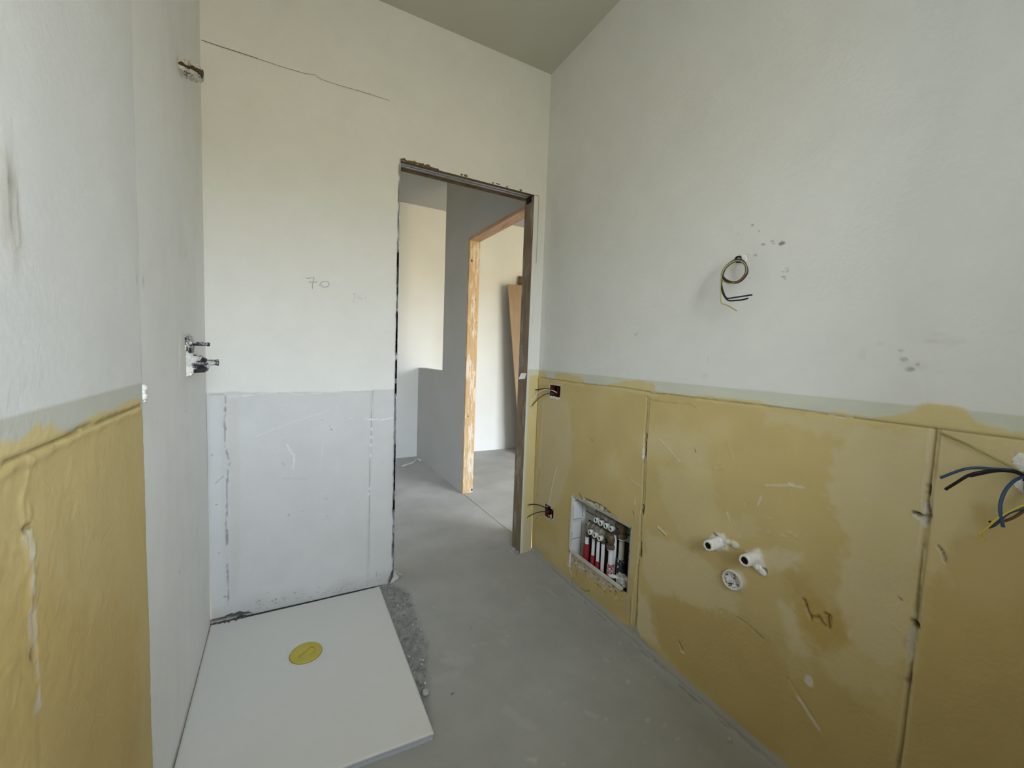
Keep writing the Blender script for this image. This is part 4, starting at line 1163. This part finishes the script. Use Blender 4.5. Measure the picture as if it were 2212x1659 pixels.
for a, b in zip(lay[:-1], lay[1:]):
    for i in range(n_): bm.faces.new((a[i], a[(i + 1) % n_], b[(i + 1) % n_], b[i]))
bm.faces.new(lay[-1])
adopt(from_bm('tray_edge', bm, M_TRAYU, None, False), tray)
# yellow cap over the waste
cz = tz(DRC[1]) - .004
lathe_obj('drain_rim', (DRC[0], DRC[1], cz - .004), (0, 0, 1), [(0, .050), (.004, .0562), (.0055, .0562), (.0055, .050)], M_YDARK, tray, 48)
cap = lathe_obj('drain_cap', (DRC[0], DRC[1], cz), (0, 0, 1), [(.000, .0548), (.0040, .0548), (.0060, .0535), (.0064, .048), (.0056, .044), (.0056, .012), (.0056, 0)], M_YCAP, tray, 48)
cap['label'] = 'round yellow plastic drain cap with a curled grip line'
bm = bmesh.new()
gpz = cz + .0060
def dpt(x, y): q_ = on_floor(370 + x / 3.749, 1240 + y / 3.749, gpz); return (q_[0], q_[1], gpz)
tube(bm, smooth_path([dpt(1035, 668), dpt(1075, 640), dpt(1110, 608), dpt(1130, 590)], 5), .0014, 6)
tube(bm, smooth_path([dpt(1130, 590), dpt(1160, 600), dpt(1165, 618), dpt(1145, 640), dpt(1110, 652)], 5), .0012, 6)
lathe_pts(bm, dpt(1035, 668), (0, 0, 1), [(-.002, 0), (-.002, .004), (.0006, .004), (.0006, 0)], 10)
adopt(from_bm('grip_line', bm, mat('grip line yellow', (0.33, 0.27, 0.05), 0.5)), tray)

# ================================================================== manifold cabinet in the right wall
y0, y1, z0, z1 = CAB
CD = .086
cab = empty('manifold_cabinet', (RX, (y0 + y1) / 2, z0)); tag(cab, 'white recessed wall box holding the pipe manifolds, low in the yellow wall', 'wall box')
zb = z0 - .085
P_ = box_obj('side_panel', RX + .001, RX + CD, y1 - .003, y1 + .004, zb, z1 + .01, M_WPLAST); adopt(P_, cab); P_['label'] = 'white left side panel'
adopt(box_obj('side_panel', RX + .001, RX + CD, y0 - .004, y0 + .003, zb, z1 + .01, M_GPLAST), cab)
bp_ = box_obj('back_panel', RX + CD, RX + CD + .006, y0, y1, zb, z1 + .01, M_GPLAST); adopt(bp_, cab)
bp_['label'] = 'greenish grey back panel with ribs'
adopt(box_obj('top_panel', RX + .001, RX + CD, y0, y1, z1, z1 + .008, M_GPLAST), cab)
adopt(box_obj('bottom_panel', RX + .012, RX + CD, y0, y1, zb - .006, zb, M_GPLAST), cab)
bm = bmesh.new()
box_verts(bm, RX - .004, RX + .010, y0 + .035, y1 + .006, z0 - .004, z0 + .006)
adopt(from_bm('bottom_lip', bm, mat('dirty white plastic', (0.62, 0.61, 0.56), .5, scale=30, var=.1)), cab)
bm = bmesh.new()
box_verts(bm, RX - .004, RX + .004, y1 - .004, y1 + .005, z0 - .004, z1 + .004)
box_verts(bm, RX + .001, RX + .070, y1 - .010, y1 - .003, z0 + .155, z0 + .163)
adopt(from_bm('frame_lip', bm, mat('cream plastic rim', (0.70, 0.69, 0.62), .5, scale=30, var=.06)), cab)
bm = bmesh.new()
for (xa, xb, za, zb2) in ((.006, .060, .262, .2635), (.006, .060, .165, .1665), (.006, .060, .062, .0635), (.063, .0645, .17, .285), (.063, .0645, -.02, .15), (.004, .0055, .17, .24), (.004, .0055, .05, .10)):
    box_verts(bm, RX + xa, RX + xb, y1 - .0042, y1 - .003, z0 + za, z0 + zb2)
adopt(from_bm('score_lines', bm, M_LINE), cab)
for zz in (.03, .075, .13, .20, .25):
    o = box_obj('rib', RX + CD - .003, RX + CD, y0, y1 - .01, z0 + zz, z0 + zz + .003, M_LINE if zz in (.13, .20) else M_GPLAST); adopt(o, cab)
adopt(box_obj('pipe_shade_panel', RX + CD - .004, RX + CD - .001, y0 + .09, y1 - .035, zb + .002, z0 + .165, M_BLACKHOLE), cab)  # dark sheet painted in for the shade and black sleeves behind the pipes
o = lathe_obj('screw', on_right(1359, 1208, .006), (-1, 0, 0), [(0, 0), (0, .004), (.003, .004), (.004, .0015), (.004, 0)], M_BRASS, cab, 10)


def rp(x, y, d): return on_right(1200 + x / 6.382, 1040 + y / 6.382, d)     # from the detail crop, at depth d


def manifold(name, label, bar_a, bar_b, depth, knobs, kmat, elbow, nut, ports):
    root = empty(name, rp(*bar_a, depth)); tag(root, label, 'manifold', 'two pipe manifolds in the wall box')
    A, B = rp(*bar_a, depth), rp(*bar_b, depth)
    zc = (A[2] + B[2]) / 2; A[2] = B[2] = zc
    bar = tube_obj('bar', [A, A + (B - A) * .5, B], .0175, M_BRASSG, root, 14, 1)
    for t in (.02, .26, .50, .74, .98):
        p = A + (B - A) * t; dn = (B - A) / np.linalg.norm(B - A)
        k_ = tube_obj('collar', [p - dn * .005, p + dn * .005], .0195, M_BRASSG, None, 14, 1); k_.parent = bar
    for (kx, ky) in knobs:
        c = rp(kx, ky, depth - .040)
        base = np.array([RX + depth - .012, c[1], c[2]])
        tube_obj('valve_stem', [base, np.array([RX + depth - .024, c[1], c[2]])], .009, M_BRASSG, root, 10, 1)
        kb = lathe_obj('valve_cap', (RX + depth - .022, c[1], c[2]), (-1, 0, 0), [(0, 0), (0, .0125), (.018, .0125), (.0195, .0115), (.0195, .0088), (.013, .0085), (.013, 0)], M_WPLAST, root, 20)
        ins = lathe_obj('insert', (RX + depth - .0345, c[1], c[2]), (-1, 0, 0), [(0, 0), (0, .0084), (.003, .0084), (.003, .0035), (.001, .003), (.001, 0)], kmat, None, 16)
        ins.parent = kb
    E_ = rp(*elbow, depth - .004); Nn = rp(*nut, depth - .004)
    yb = E_[1]
    ctr = [B, np.array([B[0], (B[1] + yb) / 2 - .004, zc + .004]), np.array([B[0], yb - .004, zc - .002]), np.array([B[0], yb - .006, zc - .020]), np.array([B[0], yb - .006, zc - .034])]
    tube_obj('elbow', ctr, [.017 + .004 * math.sin(i / 24 * 3.14) for i in range(33)], M_BRASS, root, 16, 8)
    np_ = np.array([B[0], yb - .006, zc - .030])
    lathe_obj('union_nut', np_, (0, 0, -1), [(0, 0), (0, .020), (.004, .0215), (.018, .0215), (.022, .019), (.022, 0)], M_BRASS, root, 8, smooth=False)
    lathe_obj('union_ring', np_ + np.array([0, 0, -.022]), (0, 0, -1), [(0, 0), (0, .0165), (.006, .0165), (.006, 0)], M_WPLAST, root, 18)
    return root, A, B, np_


m1, A1, B1, N1 = manifold('pipe_manifold', 'upper brass manifold with four white dark-blue-centred valve caps', (575, 430), (850, 590), .056, ((550, 535), (612, 575), (685, 615), (755, 655)), M_NAVY, (905, 625), (920, 760), 4)
m2, A2, B2, N2 = manifold('pipe_manifold', 'lower brass manifold with three white dark-red-centred valve caps', (480, 595), (700, 735), .040, ((468, 700), (533, 740), (600, 785)), M_DRED, (750, 765), (760, 870), 4)


def vpipe(x, ytop, ybot, depth, r, root, sleeves, m=M_PIPEW, label=None):
    T = rp(x, ytop, depth); Bp = T.copy(); Bp[2] = z0 - .08
    o = tube_obj('supply_pipe', [Bp, T], r, m, root, 14, 1)
    if label: o['label'] = label
    for (ys, sr, sm) in sleeves:
        S = rp(x, ys, depth); q_ = np.array([T[0], T[1], S[2]]); lo = q_.copy(); lo[2] = z0 - .082
        s_ = tube_obj('sleeve', [lo, q_], sr, sm, None, 14, 1); s_.parent = o
        s_['label'] = {'r': 'red sleeve', 'b': 'black sleeve', 's': 'red sleeve spattered with white'}['b' if sm is M_BLKSPOT else 's' if sm is M_REDSPOT else 'r']


vpipe(440, 720, 0, .030, .0095, m2, [(860, .0145, M_RED)])
vpipe(528, 770, 0, .030, .0080, m2, [(1020, .0105, M_RED)])
vpipe(594, 820, 0, .030, .0080, m2, [(1105, .0105, M_RED)])
vpipe(662, 830, 0, .030, .0085, m2, [])
for xx, yy, dd in ((662, 835, .030), (440, 740, .030), (528, 760, .030), (594, 800, .030)):
    t_ = rp(xx, yy, dd)
    lathe_obj('port_nut', (t_[0], t_[1], t_[2] + .016), (0, 0, -1), [(0, 0), (0, .010), (.003, .011), (.020, .011), (.024, .009), (.024, 0)], M_BRASS, m2, 8, smooth=False)
vpipe(770, 960, 0, .036, .0120, m2, [(1140, .0165, M_REDSPOT)])
vpipe(828, 740, 0, .052, .0085, m1, [])
vpipe(770, 700, 0, .060, .0085, m1, [])
vpipe(915, 830, 0, .052, .0120, m1, [(1080, .0175, M_BLKSPOT)], mat('cream pipe', (0.46, 0.45, 0.38), .5, scale=30, var=.1))
# dusty film-wrapped bundle at the bottom right of the box
bm = bmesh.new()
c = on_right(1345, 1255, .030)
g = bmesh.ops.create_icosphere(bm, subdivisions=4, radius=1.0)
for vv in g['verts']:
    d_ = vv.co.copy(); k_ = 1 + .16 * math.sin(d_.x * 7 + d_.z * 5) * math.cos(d_.y * 6) + random.uniform(-.03, .03)
    vv.co = Vector((c[0] + d_.x * .020 * k_, c[1] + d_.y * .040 * k_, c[2] + .002 + d_.z * .027 * k_))
tag(from_bm('wrapped_fitting', bm, M_FILM, None, True), 'dusty film-wrapped fitting at the bottom right of the recessed wall box', 'fitting')
bm = bmesh.new()
c = on_right(1320, 1244, .012)
for k in range(4): lump(bm, (c[0] + .004 * k, c[1] - .012 * k, c[2] + .004 * k), .010, 2, .25, (1, 1.4, .6))
tag(from_bm('plaster_lump', bm, M_WHITEP), 'white plaster lump on the sill of the recessed wall box', 'rubble')

# ================================================================== socket boxes with wires
def socket(s_, label, crushed):
    ya, yb, za, zb_ = s_
    root = empty('socket_box', (RX + .02, (ya + yb) / 2, za)); tag(root, label, 'socket box')
    d_ = .045
    bm = bmesh.new()
    P0 = [(ya, za), (yb, za), (yb, zb_), (ya, zb_)]
    fr = [bm.verts.new((RX + .0005, a, b)) for a, b in P0]; bk = [bm.verts.new((RX + d_, a + (.004 if a == ya else -.004), b + (.004 if b == za else -.004))) for a, b in P0]
    bm.faces.new(bk)
    for i in range(4): bm.faces.new((fr[i], fr[(i + 1) % 4], bk[(i + 1) % 4], bk[i]))
    o = from_bm('shell', bm, M_BOXRED); adopt(o, root)
    md = o.modifiers.new('thickness', 'SOLIDIFY'); md.thickness = .002; md.offset = 1
    bm = bmesh.new(); w_ = (yb - ya)
    box_verts(bm, RX + .012, RX + .030, ya + w_ * .42, ya + w_ * .47, za + .004, zb_ - .004)
    box_verts(bm, RX + .014, RX + d_ - .002, ya + w_ * .1, ya + w_ * .25, za + .006, za + .02)
    adopt(from_bm('divider', bm, M_BOXRED), root)
    if crushed:
        bm = bmesh.new()
        for k in range(26):
            lump(bm, (RX + random.uniform(.002, .014), random.choice((ya + random.uniform(0, .02), random.uniform(ya, yb))), random.choice((za + random.uniform(-.002, .014), zb_ - random.uniform(-.006, .016)))), random.uniform(.004, .009), 1, .35)
        _o = adopt(from_bm('plaster_rim', bm, mat('broken plaster', (0.50, 0.45, 0.34), .9, scale=60, var=.2, spot=(.12, .06, .04), spot_amt=.3)), root); _o['kind'] = 'stuff'
    else:
        bm = bmesh.new()
        for k in range(9): lump(bm, (RX + .001, ya + w_ * (k + .5) / 9, za - .001 - random.uniform(0, .006)), random.uniform(.003, .006), 1, .3)
        _o = from_bm('plaster_rim', bm, M_WHITEP); _o['kind'] = 'stuff'; adopt(_o, root)
    return root


def wire(root, pts, r, m, label=None):
    o = tube_obj('wire', [np.array(p) for p in pts], r, m, root, 8, 8)
    if label: o['label'] = label
    return o


def cz_(x, y): return (1140 + x / 5.184, 780 + y / 5.184)      # crop coordinates


s1 = socket(SOC1, 'dark red flush socket box near the door with black and white wires', False)
for pts, m_, lb, r_ in ((((345, 365), (300, 338), (250, 318), (190, 308), (130, 318), (85, 322)), M_WBLACK, 'black wire', .0028), (((348, 378), (310, 345), (250, 322), (190, 322), (120, 350), (70, 392), (44, 425), (34, 468)), M_WWHITE, 'white wire', .0024),
                        (((350, 380), (250, 362), (190, 375), (120, 420), (85, 458), (55, 495)), mat('grey brown wire', (0.09, 0.07, 0.05), .5), 'dark brown wire', .0026)):
    n_ = len(pts)
    wire(s1, [on_right(*cz_(*p), (.030, .004, -.010, -.022, -.030, -.036, -.040, -.042)[i]) for i, p in enumerate(pts)], r_, m_, lb)
s2 = socket(SOC2, 'broken dark socket box left of the pipe cabinet with two wires', True)


def c2(x, y): return (1100 + x / 3.95, 780 + y / 3.95)
for pts, m_, lb in ((((345, 1270), (310, 1252), (260, 1230), (205, 1222), (160, 1230), (130, 1238)), M_WBLACK, 'black wire'), (((345, 1280), (300, 1283), (240, 1292), (185, 1315), (145, 1345), (128, 1382)), mat('navy wire', (0.03, 0.035, 0.045), .5), 'dark grey wire')):
    wire(s2, [on_right(*c2(*p), (.018, -.004, -.020, -.030, -.036, -.040)[i]) for i, p in enumerate(pts)], .0026, m_, lb)
wire(s2, [on_right(*c2(*p), d_) for p, d_ in (((300, 1295), -.004), ((255, 1318), -.008), ((220, 1360), -.010), ((198, 1410), -.012))], .0016, mat('ochre cord', (0.46, 0.36, 0.14), .6), 'thin ochre cord')

# ================================================================== coil of wires on the white wall
coil = empty('wire_coil', on_right(1600, 560)); tag(coil, 'coiled yellow green, blue and brown wires hanging from the white right wall', 'wires')


def cc_(x, y): return (1480 + x / 6.914, 460 + y / 6.914)


HP = on_right(1601, 561, .012)
loopA = ((820, 690), (720, 720), (620, 790), (555, 880), (548, 950), (580, 1010), (650, 1045), (740, 1045), (830, 1000), (900, 920), (925, 850), (900, 770), (850, 720), (780, 705), (690, 735), (600, 820), (560, 900), (540, 1000))
dep = [-.020, -.035, -.045, -.055, -.060, -.062, -.062, -.058, -.052, -.046, -.042, -.040, -.042, -.046, -.054, -.062, -.068, -.070]


def coil_wire(shift, tail, m, lb, r=.0024):
    pts = [HP] + [on_right(*cc_(x + shift[0] * (1 + .3 * math.sin(i)), y + shift[1] * math.cos(i * .7)), d_ + shift[2]) for i, ((x, y), d_) in enumerate(zip(loopA, dep))]
    pts += [on_right(*cc_(x, y), d_) for x, y, d_ in tail]
    wire(coil, pts, r, m, lb)


coil_wire((0, 0, 0), ((545, 1090, -.070), (570, 1180, -.072), (600, 1250, -.072), (640, 1275, -.070), (740, 1262, -.066), (860, 1245, -.062), (1003, 1222, -.056)), M_WNAVY, 'dark blue wire')
coil_wire((10, 12, .006), ((540, 1090, -.072), (560, 1190, -.074), (600, 1265, -.074), (655, 1308, -.070), (760, 1306, -.066), (850, 1298, -.062), (940, 1275, -.060)), M_WBLACK, 'black wire')
coil_wire((-7, -9, -.003), ((530, 1060, -.074), (528, 1160, -.076), (532, 1290, -.076), (548, 1350, -.074), (610, 1370, -.072), (690, 1415, -.068), (768, 1462, -.064)), M_WYG, 'yellow green wire', .0017)
pts = [HP] + [on_right(*cc_(x, y), d_) for x, y, d_ in ((850, 720, -.02), (900, 790, -.035), (905, 880, -.045), (850, 980, -.055), (760, 1030, -.06), (660, 1020, -.06), (580, 965, -.06), (560, 900, -.062), (600, 830, -.058), (690, 750, -.05), (780, 712, -.04), (860, 735, -.035), (915, 810, -.038), (920, 890, -.042))]
wire(coil, pts, .0026, M_WBROWN, 'brown wire')
for _p, _r, _q in ((on_right(1606, 557, -.002), .008, (.5, 1.2, 1)), (on_right(1611, 562, -.002), .005, (.5, 1, 1.3))):
    bm = bmesh.new(); lump(bm, _p, _r, 2, .3, _q); adopt(from_bm('plaster_dab', bm, M_WHITEP), coil)
lathe_obj('sleeve_end', on_right(1600, 560, .01), (-1, -.2, -.2), [(0, 0), (0, .011), (.020, .011), (.020, .008), (.004, .008), (.004, 0)], M_WBLACK, coil, 14)

# ================================================================== wires at the right edge
ye, yf, ze, zg = HOLE3
lb_ = empty('wire_bundle', on_right(2214, 1015)); tag(lb_, 'blue, black and yellow wires sprouting from the yellow wall at the right picture edge', 'wires')
bm = bmesh.new()
P0 = [(ye, ze), (yf, ze), (yf, zg), (ye, zg)]
fr = [bm.verts.new((RX, a, b)) for a, b in P0]; bk = [bm.verts.new((RX + .05, a, b)) for a, b in P0]
bm.faces.new(bk)
for i in range(4): bm.faces.new((fr[i], fr[(i + 1) % 4], bk[(i + 1) % 4], bk[i]))
adopt(from_bm('recess', bm, mat('dirty recess', (0.12, 0.09, 0.08), .9, spot=(.5, .5, .5), spot_amt=.3, scale=60)), lb_)
bm = bmesh.new()
for (px, py, r_) in ((2200, 992, .007), (2207, 988, .008), (2204, 1004, .008), (2210, 1000, .006), (2203, 1046, .007), (2210, 1050, .009), (2197, 1000, .005), (2216, 1055, .009)):
    lump(bm, on_right(px, py, 0), r_, 2, .3, (.5, 1, 1))
_o = from_bm('plaster_rim', bm, M_WHITEP); _o['kind'] = 'stuff'; adopt(_o, lb_)


def ce(x, y): return (1900 + x / 5.186, 880 + y / 5.186)


R0 = on_right(2222, 1020, .02)
def ew(pts, deps, r, m, lb): wire(lb_, [R0] + [on_right(*ce(*p), d_) for p, d_ in zip(pts, deps)], r, m, lb)


ew(((1610, 750), (1500, 705), (1300, 690), (1100, 678), (960, 690), (820, 735), (680, 790)), (-.01, -.03, -.05, -.062, -.07, -.074, -.076), .0027, M_WBLUE, 'blue wire')
ew(((1610, 755), (1480, 718), (1300, 708), (1150, 722), (1000, 760), (850, 850), (735, 920)), (-.01, -.034, -.054, -.066, -.074, -.078, -.08), .0029, M_WBLACK, 'black wire')
ew(((1612, 752), (1500, 712), (1300, 715), (1180, 735), (1005, 772)), (-.012, -.032, -.050, -.062, -.070), .0027, M_WBLACK, 'short black wire')
ew(((1590, 780), (1500, 830), (1410, 930), (1360, 1050), (1350, 1140), (1362, 1230), (1385, 1340)), (-.015, -.04, -.055, -.064, -.068, -.068, -.066), .0029, M_WBLUE, 'dropping blue wire')
ew(((1640, 900), (1660, 1080), (1610, 1130), (1480, 1165), (1400, 1210), (1340, 1270), (1280, 1320), (1215, 1345)), (-.02, -.05, -.056, -.06, -.062, -.064, -.064, -.064), .0028, M_WBLUE, 'lower blue wire')
ew(((1670, 900), (1690, 1060), (1580, 1110), (1440, 1170), (1360, 1220), (1260, 1295), (1180, 1370), (1125, 1410), (1130, 1445), (1175, 1500)), (-.02, -.055, -.062, -.066, -.068, -.068, -.068, -.068, -.067, -.066), .0022, M_WYEL, 'yellow wire')
ew(((1680, 950), (1690, 1090), (1600, 1170), (1500, 1235), (1400, 1275)), (-.02, -.05, -.054, -.058, -.060), .0024, M_WBROWN, 'brown wire')
wire(lb_, [on_right(*ce(*p), d_) for p, d_ in (((1235, 1275), -.060), ((1260, 1320), -.058), ((1265, 1330), -.058))], .0022, M_WBLACK, 'twist end')
wire(lb_, [R0] + [on_right(*ce(*p), d_) for p, d_ in (((1590, 730), -.012), ((1520, 690), -.014), ((1300, 575), -.016), ((1000, 425), -.014), ((800, 335), -.010), ((700, 290), -.003))], .0022, M_WYG, 'straight yellow green wire')

# ================================================================== water stubs and waste pipe
def stub(px_tip, px_base, r, label):
    Bp = on_right(*px_base, 0.004)
    # outlet stands square to the wall: find how far the tip is from it
    best = min((abs(hit(*px_tip, (1, 0, 0), (RX - d, 0, 0))[1] - Bp[1]), d) for d in np.linspace(.01, .12, 60))[1]
    T = hit(*px_tip, (1, 0, 0), (RX - best, 0, 0))
    root = empty('water_outlet', Bp); tag(root, label, 'pipe stub')
    ax = Vector(T - Bp); L_ = ax.length
    lathe_obj('stub', Bp, ax, [(-.01, r * 1.0), (L_ * .3, r * 1.02), (L_ * .6, r * .98), (L_ * .9, r), (L_, r * .92), (L_ + .001, r * .62), (L_ * .5, r * .55), (L_ * .5, 0)], M_PLPIPE, root, 28, .035)
    lathe_obj('bore', Bp + np.array(ax.normalized()) * L_ * .55, ax, [(0, 0), (0, r * .6), (L_ * .43, r * .60), (L_ * .43, r * .50), (L_ * .2, 0)], M_BLACKHOLE, root, 20, .12)
    lathe_obj('plaster_collar', Bp + np.array([.003, 0, 0]), (-1, 0, 0), [(0, r * 1.2), (.003, r * 1.16), (.006, r * 1.07), (.008, r * .9)], M_WHITEP, root, 26, .09)
    return root, Bp, T


o1 = stub((1529, 1179), (1555, 1171), .0180, 'plastered water pipe stub nearer the door, upper left of the three outlets')
o2 = stub((1608, 1211), (1632, 1204), .0185, 'plastered water pipe stub on the right, beside a plaster smear')
bm = bmesh.new()
for (px, py, r_) in ((1633, 1222, .010), (1640, 1228, .010), (1646, 1234, .009), (1650, 1238, .007), (1628, 1216, .010)):
    lump(bm, on_right(px, py, -.004), r_, 2, .2, (.9, 1, 1))
adopt(from_bm('plaster_smear', bm, M_WHITEP), o2[0])
Bp = on_right(1587, 1250, .006)
wp = empty('waste_pipe', Bp); tag(wp, 'round plaster-filled waste pipe end below the two water stubs', 'waste pipe')
lathe_obj('rim', Bp, (-1, -.10, .03), [(-.004, .0315), (.016, .0315), (.021, .0300), (.022, .0275), (.018, .0255), (.004, .0245)], mat('cream pipe rim', (0.66, 0.60, 0.47), .6, spot=(0.76, 0.75, 0.72), spot_amt=.45, scale=60, var=.08), wp, 36, .012)
lathe_obj('filling', Bp, (-1, -.10, .03), [(.006, 0), (.005, .010), (.010, .018), (.015, .0258), (.004, .0258)], M_CONDUIT, wp, 28, .10)

# ================================================================== shower rough-ins on the left wall
YV = 1.62
def vp(x, y, yy=YV): return hit(370 + x / 11.85, 700 + y / 11.85, (0, 1, 0), (0, yy, 0))


valve = empty('shower_valve', on_left(405, 765)); tag(valve, 'black built-in shower valve with two prongs, smeared with plaster, on left wall', 'shower valve')
def blocky(name, pts_px, depth, m, jit=.0025, sub=3, yy=YV):
    """extrude an outline (seen side on) to a solid of real width and roughen it"""
    bm = bmesh.new()
    P = [vp(*p, yy) for p in pts_px]
    a = [bm.verts.new(p + np.array([0, -depth / 2, 0])) for p in P]; b = [bm.verts.new(p + np.array([0, depth / 2, 0])) for p in P]
    n_ = len(P); bm.faces.new(a[::-1]); bm.faces.new(b)
    for i in range(n_): bm.faces.new((a[i], a[(i + 1) % n_], b[(i + 1) % n_], b[i]))
    bmesh.ops.bevel(bm, geom=list(bm.edges), offset=.003, segments=2, affect='EDGES')
    bmesh.ops.triangulate(bm, faces=bm.faces)
    bmesh.ops.subdivide_edges(bm, edges=[e_ for e_ in bm.edges if e_.calc_length() > .008], cuts=sub, use_grid_fill=True)
    for vv in bm.verts: vv.co += Vector((random.uniform(-jit, jit), random.uniform(-jit, jit), random.uniform(-jit, jit)))
    return adopt(from_bm(name, bm, m), valve)


blocky('wall_plate', ((290, 400), (350, 270), (430, 262), (500, 330), (520, 430), (430, 560), (440, 700), (400, 1010), (300, 1040), (250, 900), (235, 760), (270, 560)), .075, M_VALVEW, .0022)
blocky('body', ((380, 440), (560, 440), (550, 745), (470, 700), (360, 740)), .045, M_VALVE, .0008)
tube_obj('prong', [vp(420, 495), vp(600, 505), vp(800, 515), vp(985, 525)], .0062, M_VALVE, valve, 12, 4, jitter=.06)
tube_obj('valve_barrel', [vp(380, 960), vp(480, 990), vp(620, 1010), vp(800, 1015), vp(930, 1010), vp(985, 1000)], [.020, .022, .023, .024, .0245, .0245, .0245, .0245, .024, .024, .024, .023, .022, .021, .020, .018, .016, .012, .012, .010, .009][:21], M_VALVE, valve, 20, 4, jitter=.03)
lathe_obj('spindle', vp(960, 985), vp(1130, 985) - vp(960, 985), [(0, 0), (0, .0095), (.020, .0095), (.024, .0105), (.026, .0105), (.026, .006), (.020, .006), (.020, 0)], M_VALVE, valve, 16)
blocky('plaster_cover', ((360, 700), (440, 690), (560, 790), (780, 800), (800, 900), (700, 960), (560, 930), (470, 960), (400, 1000), (340, 900)), .052, M_VALVEW, .0022)
blocky('plaster_foot', ((280, 1030), (420, 1020), (630, 1160), (560, 1220), (600, 1280), (400, 1360), (300, 1300), (260, 1150)), .05, M_WHITEP, .003)
blocky('barrel_underside', ((560, 1130), (960, 1100), (900, 1230), (600, 1250)), .036, M_WBLACK, .0004, 1)

# plastered outlet block high on the left wall, in line with the valve
br = empty('shower_bracket', on_left(388, 150)); tag(br, 'rough plastered pipe outlet block sticking out high on the left wall by the corner', 'bracket')
def br_crop(x, y): return (x / 23.7 * 11.85, (120 - 700) * 11.85 + y / 23.7 * 11.85)


o = blocky('plaster_block', [br_crop(*p) for p in ((330, 380), (470, 370), (800, 490), (1150, 590), (1350, 630), (1560, 780), (1600, 900), (1590, 1130), (1350, 1170), (1100, 1090), (750, 970), (360, 850))], .050, M_SLOT, .0030, 3, 1.60)
o.parent = br; o.location = -Vector(br.location)
bm = bmesh.new()
for (x, y, a_, b_) in ((520, 420, .010, .006), (600, 455, .010, .004), (850, 600, .012, .005), (1090, 610, .010, .005), (1180, 690, .010, .005), (1380, 770, .013, .008), (1470, 850, .011, .008), (1580, 900, .005, .012), (1565, 1100, .004, .005)):
    q_ = br_crop(x, y); c = vp(q_[0], q_[1], 1.574)
    lump(bm, c, 1.0, 2, .25, (a_ * .75, .006, b_ * .8))
o = from_bm('dark_pockets', bm, mat('dark pocket', (0.07, 0.06, 0.045), .9)); o['kind'] = 'stuff'; adopt(o, br)
# plaster blob where strip meets the joint on the left wall
bm = bmesh.new()
for (px, py, r_) in ((309, 838, .008), (308, 848, .006), (309, 857, .008), (311, 866, .004)):
    lump(bm, on_left(px, py, .003), r_, 2, .2, (.9, 1, 1))
o = from_bm('plaster_blob', bm, M_WHITEP, None, True); o.parent = wall_left
print('scene built', len(bpy.data.objects), sum(len(m.polygons) for m in bpy.data.meshes))
